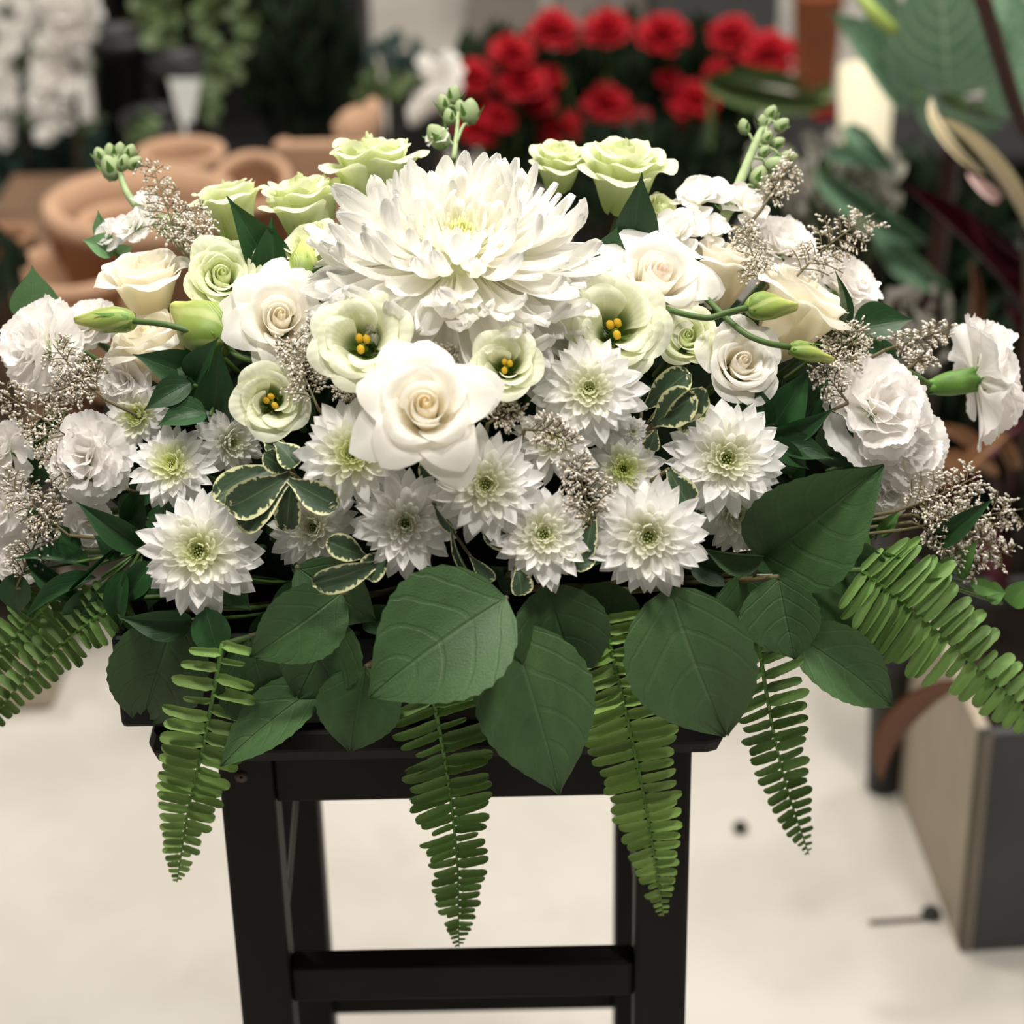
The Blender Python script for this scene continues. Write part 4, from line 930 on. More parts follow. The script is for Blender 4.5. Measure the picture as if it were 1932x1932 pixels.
# --- shaded filler leaves down among the flowers
FG = 'shaded filler leaves inside the arrangement'
rf = random.Random(5)
k = 0
for i in range(110):
    x = rf.uniform(60, 1720); y = rf.uniform(430, 1180)
    lim = 430 + 180 * abs((x - 900) / 800) ** 1.5 * 1.6
    if y < lim: continue
    a = rf.uniform(0, 2 * PI); L = rf.uniform(70, 120)
    sprig('filler_leaf', 'dark green leaf in the shaded gaps between the flowers', 'leaf', [(x, y, x + L * math.cos(a), y + L * math.sin(a) * .7 + 25, rf.uniform(45, 70), 0, -.01, rf.uniform(-35, 35))], 'ruscus', 'ruscus', FG, rf.uniform(.026, .044))
# ================================================================== the shop behind (out of focus)
def free_leaf(parent, a, b, wid, shape, mat, roll=0.0, color=None, name='leaf', up=None):
    org = parent.matrix_basis.translation
    return put(name, leaf_mesh(shape, mat), mat, parent, Matrix.Translation(-org) @ leaf_mtx(a, b, wid, roll), color)
def pot_mesh(r, h, rb=.72, wall=.008, lip=.02, liph=.03):
    return MB().lathe([(.001, 0), (r * rb, 0), (r * .97, h - liph), (r + lip * .3, h - liph), (r + lip * .3, h), (r - wall, h), (r * .95 - wall, h - liph), (r * rb - wall, .012), (.001, .012)], 32).mesh('pot')
# --- bench with terracotta
ZBN = .33
bench = thing('display_bench', 'low weathered wooden bench under the terracotta pots', 'bench', Matrix.Translation((-.42, 2.95, 0)))
B0 = Matrix.Translation((.42, -2.95, 0))
for k in range(5): put('plank', MB().box((-.80, 2.50 + .19 * k, ZBN - .03), (-.17, 2.68 + .19 * k, ZBN), .004, B0).mesh('plank', False), 'bench', bench)
for x in (-.78, -.24):
    for y in (2.53, 3.36): put('leg', MB().box((x, y, 0), (x + .06, y + .06, ZBN - .03), .004, B0).mesh('leg', False), 'bench', bench)
def pot(label, px, py, rpx, Y, h=None, mat='terra', name='terracotta_pot', tilt=0.0, soil=None, zb=ZBN, rb=.72):
    c = at(px, py, Y); r = rpx * mpp(c); z0 = zb
    h = (c.z - z0) if h is None else h
    t = thing(name, label, 'pot', Matrix.Translation((c.x, c.y, c.z - h)) @ Matrix.Rotation(tilt, 4, 'X'))
    put('pot_body', pot_mesh(r, h, rb, max(.010, r * .12), r * .12, min(h * .4, r * .28)), mat, t)
    if soil: put('soil', MB().lathe([(.001, h * soil + .004), (r * .9, h * soil), (.001, h * soil - .01)], 20).mesh('soil'), 'soil', t)
    return t
pot('widest terracotta pot, nested behind the curved stock spike', 265, 372, 178, 2.72)
pot('terracotta pot standing inside the widest one', 235, 408, 86, 2.70, h=.14, mat='terra')
pot('terracotta bowl in front, nearest the pale green leaf', 132, 500, 122, 2.60)
pot('small terracotta pot low beside the outward carnation', 205, 580, 78, 2.52, h=.11)
pot('round terracotta jar tilted with a dark mouth behind the lime lisianthus', 482, 285, 72, 3.02, mat='terra', tilt=math.radians(28), h=.15)
pot('shallow terracotta bowl behind the upright limonium', 340, 282, 82, 3.05, mat='terra')
pot('brown clay pot at the picture edge above the front bowl', 5, 440, 60, 2.75, mat='terradark')
# trough with a scrolled end
c0 = at(515, 262, 3.1); c1 = at(704, 250, 3.1); tr0 = thing('terracotta_trough', 'terracotta trough with a curled end behind the lime lisianthus', 'planter', Matrix.Translation((c0.x, 3.1, ZBN)))
OO = Matrix.Translation((-c0.x, -3.1, -ZBN))
L_ = c1.x - c0.x; hz = c0.z
put('trough_side', MB().box((c0.x, 3.08, ZBN), (c1.x, 3.10, hz), .008, OO).mesh('trough_side', False), 'terra', tr0)
put('trough_side', MB().box((c0.x, 3.17, ZBN), (c1.x, 3.19, hz - .05), .008, OO).mesh('trough_side', False), 'terra', tr0)
for x in (c0.x, c1.x - .02): put('trough_end', MB().box((x, 3.10, ZBN), (x + .02, 3.17, hz - .02), .006, OO).mesh('trough_end', False), 'terra', tr0)
put('trough_base', MB().box((c0.x + .02, 3.10, ZBN), (c1.x - .02, 3.17, ZBN + .02), 0, OO).mesh('trough_base', False), 'terra', tr0)
sp_ = [at(x, y, 3.12) for x, y in ((640, 262), (668, 250), (688, 225), (696, 205), (690, 196))]
put('curled_end', MB().tube([xf(OO, np.array(p)) for p in curve_pts(sp_, 14)], [.026, .029, .032, .034, .034, .033, .030, .028, .025, .022, .02, .018, .016, .014], 10).mesh('curled_end'), 'terra', tr0)

# --- leafy plants
def bush(name, label, cat, px, py, Y, w, h, mat, n=60, lpx=70, lw=.4, potr=None, potmat='blackpot', zpot=0.0, shape='ruscus', seed=1, pot_h=.18, color=None, updown=.3):
    """plant in a pot: a crown of single leaves about (w x h px) round the pixel at depth Y"""
    r2 = random.Random(seed); c = at(px, py, Y); m = mpp(c); pr = potr if potr else w * m * .33
    t = thing(name, label, cat, Matrix.Translation((c.x, c.y, zpot)))
    O = Matrix.Translation((-c.x, -c.y, -zpot))
    put('pot', pot_mesh(pr, pot_h, .75), potmat, t)
    put('soil', MB().lathe([(.001, pot_h - .02), (pr * .88, pot_h - .025), (.001, pot_h - .04)], 16).mesh('soil'), 'soil', t)
    top = Vector((c.x, c.y, zpot + pot_h - .03)); st = MB()
    for i in range(n):
        a = r2.uniform(0, 2 * PI); q = math.sqrt(r2.random()); e = r2.uniform(-1, 1)
        p = c + R * (w * .5 * m * q * math.cos(a)) + Vector((0, 1, 0)) * (w * .32 * m * q * math.sin(a)) + U * (h * .5 * m * e * math.sqrt(max(.05, 1 - q * q * .8)))
        if p.z < zpot + .03: p.z = zpot + .03 + r2.uniform(0, .05)
        if i % 5 == 0: st.tube([top - Vector((c.x, c.y, zpot)), p - Vector((c.x, c.y, zpot))], .003, 4, False)
        d = (p - top); d = d.normalized() if d.length > .01 else Vector((0, 0, 1))
        d = (d + Vector((r2.uniform(-.6, .6), r2.uniform(-.6, .3), r2.uniform(-.5, .5) + updown))).normalized()
        L = lpx * m * r2.uniform(.6, 1.2)
        put('leaf', leaf_mesh(shape, mat), mat, t, O @ leaf_mtx(p - d * L * .4, p + d * L * .6, L * lw, r2.uniform(-50, 50)), color)
    put('stems', st.mesh('stems'), 'darkstem', t, kind='stuff')
    return t
bush('dark_shrub', 'tall blackish evergreen in the back behind the trough', 'plant', 575, 110, 3.7, 215, 300, 'dark', 300, 70, .34, seed=2, pot_h=.2)
bush('blue_leaf_plant', 'bluish green broad-leaved plant at the picture edge behind the pots', 'plant', 70, 300, 3.72, 260, 150, 'blue', 110, 100, .4, seed=3, zpot=0, pot_h=.25)
# cream flowering branches
def blossom(label, px, py, w, h, Y, seed, n=110, mat='cream', green=20):
    r2 = random.Random(seed); c = at(px, py, Y); m = mpp(c)
    t = thing('blossom_branch', label, 'plant', Matrix.Translation((c.x, c.y, 0))); O = Matrix.Translation((-c.x, -c.y, 0))
    put('pot', pot_mesh(.09, .16, .75), 'blackpot', t)
    top = at(px + 10, py - h * .55, Y + .02)
    put('stem', MB().tube([Vector((0, 0, .02)), (top - Vector((c.x, c.y, 0))) * 1.0], [.010, .004], 6).mesh('stem'), 'darkstem', t)
    for i in range(n):
        f = r2.random(); x = px + w * .5 * (r2.random() * 2 - 1) * (1 - .55 * f) + 18 * math.sin(f * 5); y = py + h * (f - .5)
        p = at(x, y, Y + r2.uniform(-.06, .06))
        put('blossom', floret_mesh(), 'blossom', t, O @ frame(p, facing(r2.uniform(-1, 1), r2.uniform(-.6, .8), .7), 0, r2.uniform(14, 26) * m))
    for i in range(green):
        f = r2.random(); p = at(px + w * (r2.random() - .5) * 1.2, py + h * (f - .5), Y + .05); q = p + (R * r2.uniform(-1, 1) - U * r2.uniform(.2, 1)) * 60 * m
        put('leaf', leaf_mesh('ruscus', 'mid'), 'mid', t, O @ leaf_mtx(p, q, 22 * m, r2.uniform(-40, 40)))
    return t
M['blossom'] = petal_mat('blossom_petal', (184, 174, 154), (150, 142, 118), 0, .6, .2)
blossom('cascade of cream blossom hanging behind the pots', 112, 95, 120, 320, 3.6, 4)
blossom('thin cream blossom stem at the picture edge beside the cascade', 12, 100, 60, 330, 3.65, 5, 40, green=40)
# black pots with trailing vines
def black_pot(label, px, py, r, Y, h):
    c = at(px, py, Y); rr = r * mpp(c)
    t = thing('nursery_pot', label, 'pot', Matrix.Translation((c.x, c.y, 0)))
    put('pot_body', pot_mesh(rr, c.z, .8, .006, .012, .03), 'blackpot', t)
    put('soil', MB().lathe([(.001, c.z - .025), (rr * .9, c.z - .03), (.001, c.z - .05)], 16).mesh('soil'), 'soil', t)
    return t
black_pot('tall black nursery pot beside the cream blossom', 225, 60, 66, 3.75, 0)
black_pot('black nursery pot under the trailing vines', 345, 110, 62, 3.7, 0)
black_pot('black nursery pot below the trailing vines, with a pale tag', 300, 215, 70, 3.45, 0)
black_pot('black nursery pot holding small succulents beside the red flowers', 790, 120, 58, 3.9, 0)
def vine(label, px, py0, py1, Y, seed, w=60, n=36, mat='mid'):
    r2 = random.Random(seed); c = at(px, py0, Y); m = mpp(c)
    t = thing('trailing_vine', label, 'vine', Matrix.Translation(c)); O = Matrix.Translation(-c)
    S = curve_pts([at(px + 14 * math.sin(k * 1.9 + seed), py0 + (py1 - py0) * k / 5, Y - .02 * k) for k in range(6)], 20)
    put('stem', MB().tube([p - c for p in S], .0025, 5).mesh('stem'), 'stem', t)
    for i in range(n):
        p = S[r2.randrange(20)]; d = (R * r2.uniform(-1, 1) - U * r2.uniform(-.2, 1) - F * r2.uniform(0, .6)).normalized()
        put('leaf', leaf_mesh('pitto', mat), mat, t, O @ leaf_mtx(p, p + d * r2.uniform(.6, 1.1) * w * .6 * m, w * .36 * m, r2.uniform(-40, 40)))
    return t
vine('green trailing vine hanging over the black pots, the thickest', 300, -40, 60, 3.55, 1, 90, 40)
vine('green trailing vine beside the dark evergreen, long strand', 405, -40, 205, 3.5, 2, 66, 46)
vine('pale green trailing vine strand against the dark evergreen', 452, -40, 130, 3.52, 3, 60, 34)
vine('short green vine spilling from the lower black pot', 272, 208, 290, 3.405, 6, 60, 18)
c = at(347, 190, 3.35); m = mpp(c)
tg = put('plant_tag', MB().add([tuple(c + R * (x * m) + U * (y * m) + F * d) for d in (0, .004) for x, y in ((-28, 40), (30, 40), (18, -42), (-8, -42))], [(0, 3, 2, 1), (4, 5, 6, 7), (0, 1, 5, 4), (1, 2, 6, 5), (2, 3, 7, 6), (3, 0, 4, 7)]).mesh('plant_tag', False), 'grey_tag') if False else None
M['greytag'] = flat('grey_white_tag', (176, 176, 172), .6, .05)
tg = thing('plant_tag', 'pale grey plant tag stuck in the lower black pot', 'tag', Matrix.Translation(c))
put('tag_face', MB().add([tuple(R * (x * m) + U * (y * m) + F * d) for d in (0, .004) for x, y in ((-30, 42), (32, 42), (18, -40), (-8, -40))], [(0, 3, 2, 1), (4, 5, 6, 7), (0, 1, 5, 4), (1, 2, 6, 5), (2, 3, 7, 6), (3, 0, 4, 7)]).mesh('tag_face', False), 'greytag', tg)
put('tag_stake', MB().tube([-U * (38 * m), -U * (38 * m) - Vector((0, 0, .12))], .004, 5).mesh('tag_stake'), 'greytag', tg)
bush('small_succulent', 'grey-green small leaved plant on the black pot beside the red flowers', 'plant', 735, 108, 3.95, 130, 70, 'blue', 50, 34, .5, seed=8, pot_h=.14, shape='pitto')
bush('green_seedling', 'low bright green seedlings behind the trough end', 'plant', 715, 170, 3.5, 90, 60, 'mid', 36, 40, .5, seed=9, pot_h=.14, shape='pitto')
blossom('white flower spike beside the first stock spike', 818, 170, 60, 110, 3.1, 9, 36, green=3)
# --- red flowers
def red_plant(label, px, py, Y, heads, seed, w=260, h=240):
    t = bush('red_flower_plant', label, 'plant', px, py, Y, w, h, 'dark', 170, 80, .5, seed=seed, pot_h=.16)
    O = Matrix.Translation(-t.matrix_basis.translation); r2 = random.Random(seed)
    c = at(px, py, Y); m = mpp(c)
    for (x, y, rr) in heads:
        p = at(x, y, Y - .10 + r2.uniform(-.03, .03)); s = rr * mpp(p)
        hd = put('flower_head', red_head(), 'red', t, O @ frame(p, facing(r2.uniform(-.2, .2), .62, .75), r2.uniform(0, 90), s))
        base = Vector((c.x, c.y, .14))
        put('flower_stalk', MB().tube([O @ p, O @ p.lerp(base, .5) , O @ base], .003, 5).mesh('flower_stalk'), 'stem', t)
    return t
_RH = []
def red_head():
    if not _RH:
        for k in range(3):
            b = MB()
            for q, (el, L, cnt) in enumerate(((0, 1.0, 9), (20, .95, 9), (42, .8, 8), (62, .6, 6), (78, .4, 4))):
                for i in range(cnt):
                    mm = petal_at(2 * PI * (i + .5 * q + rnd(-.2, .2)) / cnt, math.radians(el + rnd(-9, 9)), .05, .03 * q, L * rnd(.9, 1.05), 1.0, rnd(-.3, .3))
                    b.grid(xf(mm, strap(6, 7, lambda u: .06 + .32 * sm(u, .1, .8), bendf(.1, -.3), .5, ruf=.06, ph=rnd(0, 6))))
            _RH.append(b.mesh('flower_head'))
    return random.choice(_RH)
red_plant('potted red flowers nearest the white flower spike', 950, 190, 3.55, [(965, 100, 42), (892, 148, 40), (985, 158, 46), (1012, 192, 36), (900, 245, 40), (940, 225, 34), (905, 205, 26)], 11, 200, 260)
red_plant('potted red flowers in the middle, directly behind the huge chrysanthemum top', 1140, 180, 3.6, [(1045, 60, 48), (1145, 56, 46), (1145, 200, 46), (1062, 248, 44), (1030, 150, 30), (1225, 292, 44), (1205, 232, 30), (1098, 265, 26)], 12, 200, 300)
red_plant('potted red flowers farthest along, beside the long green leaf', 1330, 170, 3.65, [(1252, 68, 50), (1380, 68, 44), (1452, 105, 52), (1306, 192, 46), (1355, 135, 26), (1313, 232, 34), (1262, 150, 24), (1552, 210, 26), (1416, 152, 16)], 13, 210, 260)
t = thing('long_green_leaf', 'long bright green leaves stretched beside the red flowers', 'leaf', Matrix.Translation(at(1340, 170, 3.3)))
free_leaf(t, at(1330, 150, 3.3), at(1590, 200, 3.25), 46 * mpp(at(1450, 170, 3.3)), 'long', 'mid', 10)
free_leaf(t, at(1325, 165, 3.3), at(1540, 170, 3.3), 34 * mpp(at(1450, 170, 3.3)), 'long', 'mid', -20)
free_leaf(t, at(1440, 200, 3.3), at(1580, 150, 3.35), 40 * mpp(at(1450, 170, 3.3)), 'long', 'mid', 20)
put('stem', MB().tube([Vector((0, 0, 0)), Vector((.02, .05, -at(1340, 170, 3.3).z))], .005, 5).mesh('stem'), 'stem', t)
# --- dark display racks
def rack(label, x0, x1, ytop, Y, depth, nsh, mat='blackpot'):
    p, q = at(x0, ytop, Y), at(x1, ytop, Y); h = p.z; cx = (p.x + q.x) / 2
    t = thing('display_rack', label, 'rack', Matrix.Translation((cx, Y + depth / 2, 0))); O = Matrix.Translation((-cx, -Y - depth / 2, 0))
    put('back_panel', MB().box((p.x, Y + depth - .015, 0), (q.x, Y + depth, h), .003, O).mesh('back_panel', False), mat, t)
    for x in (p.x, q.x - .03): put('upright', MB().box((x, Y, 0), (x + .03, Y + depth - .015, h), .003, O).mesh('upright', False), mat, t)
    for k in range(nsh): put('shelf', MB().box((p.x + .03, Y + .01, .08 + (h - .1) * k / max(1, nsh - 1)), (q.x - .03, Y + depth - .015, .10 + (h - .1) * k / max(1, nsh - 1)), .002, O).mesh('shelf', False), mat, t)
    return t
rack('dark display rack behind the black pots, vines and evergreen', 150, 672, -160, 4.15, .3, 2)
rack('low dark display rack behind the silver-leaved plant and strap leaves', 1500, 1990, 300, 3.35, .3, 2)
# --- things at the far top
def crate(name, label, cat, a, b, Y, depth, mat, z0=0.0, bev=.01):
    p, q = at(a[0], a[1], Y), at(b[0], b[1], Y)
    t = thing(name, label, cat, Matrix.Translation(((p.x + q.x) / 2, Y + depth / 2, z0))); O = Matrix.Translation((-(p.x + q.x) / 2, -Y - depth / 2, -z0))
    h = p.z; w = .012
    put('front', MB().box((p.x, Y, z0), (q.x, Y + w, h), .004, O).mesh('front', False), mat, t)
    put('back', MB().box((p.x, Y + depth - w, z0), (q.x, Y + depth, h), .004, O).mesh('back', False), mat, t)
    for x in (p.x, q.x - w): put('side', MB().box((x, Y + w, z0), (x + w, Y + depth - w, h), .003, O).mesh('side', False), mat, t)
    put('base', MB().box((p.x + w, Y + w, z0), (q.x - w, Y + depth - w, z0 + .015), 0, O).mesh('base', False), mat, t)
    return t
M['darkbin'] = flat('dark_grey_bin', (64, 66, 66), .6, .1)
M['greybin'] = flat('mid_grey_bin', (132, 124, 118), .7, .1)
crate('storage_bin', 'dark grey bin on the floor behind the red flowers', 'bin', (1235, -60), (1470, 30), 5.0, .4, 'darkbin')
crate('storage_bin', 'mauve-grey bin at the far top beside the dark one', 'bin', (880, -70), (1020, 22), 5.3, .35, 'greybin')
crate('storage_bin', 'grey-brown low crate at the far top between the two bins', 'bin', (1050, -60), (1220, 26), 5.2, .3, 'greybin')
pot('orange clay pot standing behind the rubber plant leaf', 1545, -20, 50, 4.6, mat='orangepot', name='clay_pot', zb=0.0)
c = at(1635, 165, 3.3)
wp = thing('paper_sleeve', 'cream paper plant sleeve standing behind the rubber plant', 'wrap', Matrix.Translation((c.x, c.y, 0)))
put('sleeve', MB().lathe([(.028, 0), (.044, c.z + .03), (.041, c.z + .03), (.025, .004)], 12).mesh('sleeve'), 'cream', wp)
# --- rubber plant
def rubber():
    o = Vector((at(1800, 300, 2.6).x, 2.75, 0))
    t = thing('rubber_plant', 'rubber plant with big glossy green leaves rising behind the stock spike', 'plant', Matrix.Translation(o))
    put('pot', pot_mesh(.16, .26, .8), 'blackpot', t)
    put('soil', MB().lathe([(.001, .24), (.14, .235), (.001, .2)], 16).mesh('soil'), 'soil', t)
    stem_top = at(1790, 40, 2.7)
    put('stem', MB().tube([p - o for p in curve_pts([o + Vector((0, 0, .2)), at(1800, 260, 2.72), stem_top], 10)], .012, 8).mesh('stem'), 'redstem', t)
    mm = mpp(at(1750, 100, 2.5))
    for (x0, y0, x1, y1, w, Y0, Y1, rl) in ((1720, 190, 1572, 22, 120, 2.55, 2.45, 25), (1790, 175, 1770, -90, 230, 2.5, 2.45, 0), (1730, 180, 1890, 250, 95, 2.45, 2.4, 50),
                                            (1740, 170, 1650, -80, 110, 2.6, 2.6, -30), (1930, 200, 1900, -40, 120, 2.6, 2.6, 20), (1810, 180, 1890, -60, 150, 2.55, 2.6, -25), (1880, 220, 1960, 60, 100, 2.5, 2.5, 0)):
        lf = free_leaf(t, at(x0, y0, Y0), at(x1, y1, Y1), w * mm, 'salal', 'rubber', rl)
        a = at(x0, y0, Y0); st = o + Vector((0, 0, max(.3, a.z - .05)))
        put('petiole', MB().tube([a - o, st.lerp(a, .4) - o, st - o], .004, 5).mesh('petiole'), 'stem', t)
    put('young_shoot', MB().tube([p - o for p in curve_pts([at(1690, 60, 2.4), at(1650, 25, 2.4), at(1615, -20, 2.42)], 8)], [.006, .008, .009, .009, .009, .008, .007, .006], 6).mesh('young_shoot'), 'limestem', t)
    return t
rubber()
# --- cordyline with maroon stem and leaves
o = Vector((at(1900, 700, 2.2).x + .05, 2.35, 0))
t = thing('cordyline_plant', 'dark maroon cordyline with a leaning stem and arching leaves by the picture edge', 'plant', Matrix.Translation(o))
put('pot', pot_mesh(.15, .24, .8), 'blackpot', t); put('soil', MB().lathe([(.001, .22), (.13, .215), (.001, .19)], 16).mesh('soil'), 'soil', t)
put('stem', MB().tube([p - o for p in curve_pts([o + Vector((0, 0, .2)), at(1985, 420, 2.3), at(1915, 200, 2.25), at(1845, -30, 2.2)], 16)], .0085, 8).mesh('stem'), 'redstem', t)
m = mpp(at(1800, 450, 2.2))
for (x0, y0, x1, y1, w, Y0, Y1, rl, mt) in ((1960, 640, 1690, 335, 62, 2.2, 2.2, 20, 'cordy'), (1970, 500, 1820, 390, 44, 2.15, 2.15, -30, 'cordy'), (1850, 868, 1740, 800, 30, 2.0, 2.0, 30, 'dry'), (1930, 800, 1760, 1010, 56, 2.05, 2.0, 20, 'cordy'),
                                            (1900, 820, 1770, 930, 26, 1.98, 1.96, 10, 'dry'), (1880, 900, 1690, 905, 22, 2.0, 1.98, 40, 'dry'), (1905, 880, 1840, 760, 28, 2.02, 2.0, 10, 'dry'), (1810, 650, 1830, 480, 22, 2.2, 2.2, 30, 'brownleaf'),
                                            (1940, 560, 1850, 440, 26, 2.25, 2.25, 10, 'brownleaf'), (1960, 700, 1890, 560, 30, 2.3, 2.3, 10, 'cordy'), (1870, 1000, 1900, 1120, 60, 2.1, 2.05, 10, 'cordy'), (1940, 420, 1770, 240, 40, 2.18, 2.15, 20, 'dark')):
    free_leaf(t, at(x0, y0, Y0), at(x1, y1, Y1), w * m, 'long', mt, rl)
    a = at(x0, y0, Y0); put('leaf_base', MB().tube([a - o, Vector((0, 0, max(.25, a.z - .25)))], .003, 5).mesh('leaf_base'), 'redstem', t)
t = thing('dried_stalk', 'pale straw-coloured dried leaf bent over below the rubber plant', 'leaf', Matrix.Translation(at(1935, 430, 2.1))); o2 = t.matrix_basis.translation
free_leaf(t, at(1940, 440, 2.1), at(1772, 205, 2.15), 22 * m, 'long', 'straw', 20); free_leaf(t, at(1860, 330, 2.12), at(1755, 180, 2.2), 14 * m, 'long', 'straw', -20); free_leaf(t, at(1885, 378, 2.1), at(1822, 325, 2.1), 24 * m, 'long', 'pinkleaf', 0)
put('stalk', MB().tube([Vector((0, 0, 0)), Vector((.06, .1, -.4)), Vector((.09, .15, -o2.z))], .004, 5).mesh('stalk'), 'darkstem', t)
# --- silver-leaved plant, strap leaves and dark fillers
bush('dusty_miller', 'silver-grey leaved plant behind the shoulder carnations', 'plant', 1590, 350, 2.62, 240, 190, 'grey', 110, 44, .4, seed=21, pot_h=.2, shape='pitto')
bush('dusty_miller', 'silver-grey leaved plant lower down near the lone carnation', 'plant', 1730, 620, 2.15, 140, 170, 'grey', 70, 40, .4, seed=22, pot_h=.2, shape='pitto')
t = thing('strap_leaf_plant', 'long arching grey-green strap leaves behind the arching misty spray', 'plant', Matrix.Translation(Vector((at(1640, 420, 2.6).x, 2.75, 0)))); o3 = t.matrix_basis.translation
put('pot', pot_mesh(.12, .2, .8), 'blackpot', t)
m = mpp(at(1640, 370, 2.6))
for (x0, y0, x1, y1, w, rl) in ((1540, 320, 1765, 470, 54, 10), (1560, 300, 1700, 330, 40, -20), (1660, 420, 1800, 560, 60, 20), (1600, 240, 1690, 330, 40, 0)):
    free_leaf(t, at(x0, y0, 2.6), at(x1, y1, 2.55), w * m, 'long', 'rubber', rl); a = at(x0, y0, 2.6)
    put('leaf_base', MB().tube([a - o3, (a - o3) * .5 + Vector((0, .03, .1)), Vector((0, 0, .18))], .004, 5).mesh('leaf_base'), 'stem', t)
bush('dark_houseplant', 'dark leafy houseplant in shade behind the maroon leaf', 'plant', 1740, 470, 2.95, 340, 360, 'dark', 200, 110, .45, seed=23, pot_h=.26)
bush('dark_houseplant', 'blackish leafy houseplant low behind the lone carnation', 'plant', 1840, 800, 2.5, 330, 420, 'dark', 220, 110, .4, seed=24, pot_h=.26)
bush('dark_houseplant', 'dark green bush under the silver-leaved plant, above the big cream rose', 'plant', 1560, 470, 3.1, 280, 240, 'dark', 170, 100, .45, seed=25, pot_h=.24)
bush('dark_houseplant', 'dark bush behind the potted red flowers and small lime lisianthus', 'plant', 1230, 330, 3.3, 420, 160, 'dark', 200, 80, .45, seed=26, pot_h=.14)
bush('blue_leaf_plant', 'bluish foliage behind the big outward carnation at the picture edge', 'plant', -20, 520, 2.45, 130, 160, 'dark', 40, 70, .4, seed=27, pot_h=.2)
black_pot('big black planter on the floor under the lone carnation', 1850, 900, 130, 2.55, 0)
# --- planters on the floor
def tapered(name, label, pts, top, Y0, mat, inner='soil'):
    """square planter narrower at its foot: front-left top corner, width, depth, foot scale"""
    x0, x1, d, z, foot = pts
    cx = (x0 + x1) / 2; cy = Y0 + d / 2; hw, hd = (x1 - x0) / 2, d / 2
    t = thing(name, label, 'planter', Matrix.Translation((cx, cy, 0))); b = MB()
    ring = lambda sx, sy, zz_: [(-sx, -sy, zz_), (sx, -sy, zz_), (sx, sy, zz_), (-sx, sy, zz_)]
    P = np.array([ring(hw * foot, hd * foot, 0), ring(hw, hd, z), ring(hw - .02, hd - .02, z), ring(hw - .03, hd - .03, z - .06)])
    b.grid(P, True); b.f.append((3, 2, 1, 0))
    put('planter_body', b.mesh('planter_body', False), mat, t)
    put('soil', MB().add([(-hw + .02, -hd + .02, z - .04), (hw - .02, -hd + .02, z - .04), (hw - .02, hd - .02, z - .03), (-hw + .02, hd - .02, z - .03), (0, 0, z - .02)], [(0, 1, 4), (1, 2, 4), (2, 3, 4), (3, 0, 4)]).mesh('soil'), 'soil', t)
    return t
A_ = onfloor(1811, 1797); B_ = onfloor(1690, 1480); e1 = (B_ - A_); e2 = Vector((e1.y, -e1.x, 0)).normalized() * .36; HP = .275
pl = thing('square_planter', 'square planter with lit taupe side and painted-shade front on the floor under the wide diagonal fern', 'planter', Matrix.Translation((A_ + (e1 + e2) * .5)))
def face_slab(name, a, b, z0, z1, thick, mat):
    n_ = Vector((-(b - a).y, (b - a).x, 0)).normalized() * thick; o_ = A_ + (e1 + e2) * .5
    P_ = [a, b, b + n_, a + n_]; P_ = [tuple(p - o_ + Vector((0, 0, z0))) for p in P_] + [tuple(p - o_ + Vector((0, 0, z1))) for p in P_]
    return put(name, MB().add(P_, [(0, 3, 2, 1), (4, 5, 6, 7), (0, 1, 5, 4), (1, 2, 6, 5), (2, 3, 7, 6), (3, 0, 4, 7)]).mesh(name, False), mat, pl)
face_slab('front_panel', A_, A_ + e2, 0, HP, .012, 'cement_shade')  # same cement as the sides, darkened by painted shade
face_slab('side_panel', A_ + e1, A_, 0, HP, .012, 'taupe')
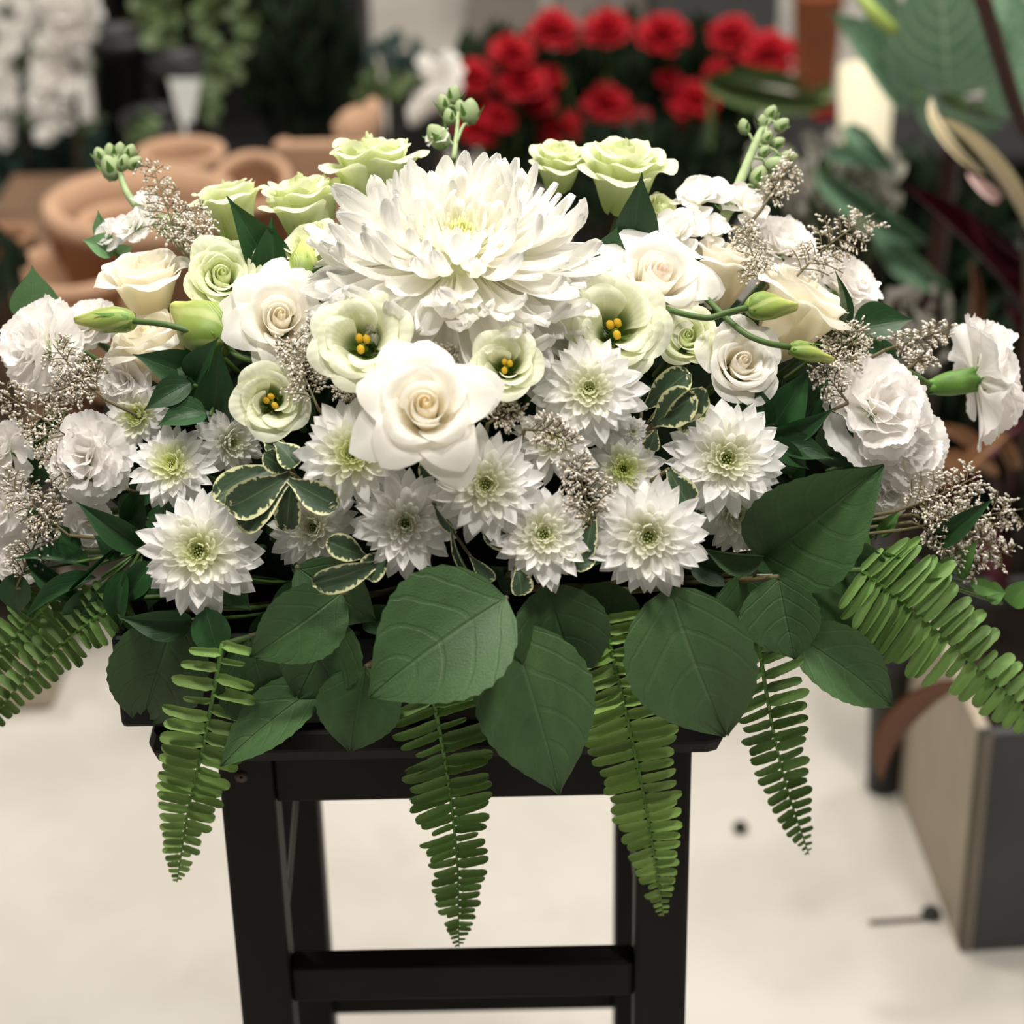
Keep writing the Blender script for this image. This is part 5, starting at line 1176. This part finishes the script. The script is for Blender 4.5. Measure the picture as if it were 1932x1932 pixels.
face_slab('side_panel', A_ + e2, A_ + e1 + e2, 0, HP, .012, 'taupe')
face_slab('back_panel', A_ + e1 + e2, A_ + e1, 0, HP, .012, 'cement_shade')
q1, q2 = e1.normalized() * .014, e2.normalized() * .014
face_slab('soil', A_ + q1 + q2, A_ + e2 - q2 + q1, HP - .05, HP - .03, (e1.length - .028), 'soil')
t = thing('fallen_leaf', 'brown curled dead leaf hanging over the taupe planter side', 'leaf', Matrix.Translation(at(1812, 1320, 1.80))); o4 = t.matrix_basis.translation
m = mpp(o4); free_leaf(t, at(1822, 1290, 1.80), at(1658, 1482, 1.80), 12 * m, 'long', 'brownleaf', 50)
put('leaf_stalk', MB().tube([at(1822, 1290, 1.80) - o4, at(1850, 1240, 1.86) - o4, at(1880, 1330, 1.99) - o4], .002, 5).mesh('leaf_stalk'), 'darkstem', t)
p = onfloor(1757, 1722, .006)
tag(put('pebble', MB().lathe([(.001, -.006), (.008, -.005), (.011, 0), (.008, .005), (.001, .006)], 12).mesh('pebble'), 'stone', None, Matrix.Translation(p)), 'black pebble on the floor at the foot of the square planter', 'pebble')
p = onfloor(1700, 1738, .003)
tag(put('twig', MB().tube([onfloor(1640, 1740, .003) - p, onfloor(1752, 1732, .003) - p], .0022, 6).mesh('twig'), 'darkstem', None, Matrix.Translation(p)), 'thin dark twig lying on the floor beside the black pebble', 'twig')
p = onfloor(1397, 1560, .006)
tag(put('pebble', MB().lathe([(.001, -.006), (.007, -.004), (.009, 0), (.006, .005), (.001, .006)], 10).mesh('pebble'), 'stone', None, Matrix.Translation(p)), 'tiny dark pebble on the bare floor near the slender fern', 'pebble')
g3 = at(60, 1228, 2.4); c = at(135, 1290, 2.4)
kk = thing('taupe_pot', 'taupe square pot on the floor behind the drooping fern', 'pot', Matrix.Translation((c.x - .10, 2.45, 0)))
put('pot_body', MB().box((-.10, -.1, 0), (.085, .1, .10), .01).mesh('pot_body', False), 'taupe', kk)
put('soil', MB().box((-.09, -.09, .1), (.075, .09, .102), .0).mesh('soil', False), 'soil', kk)
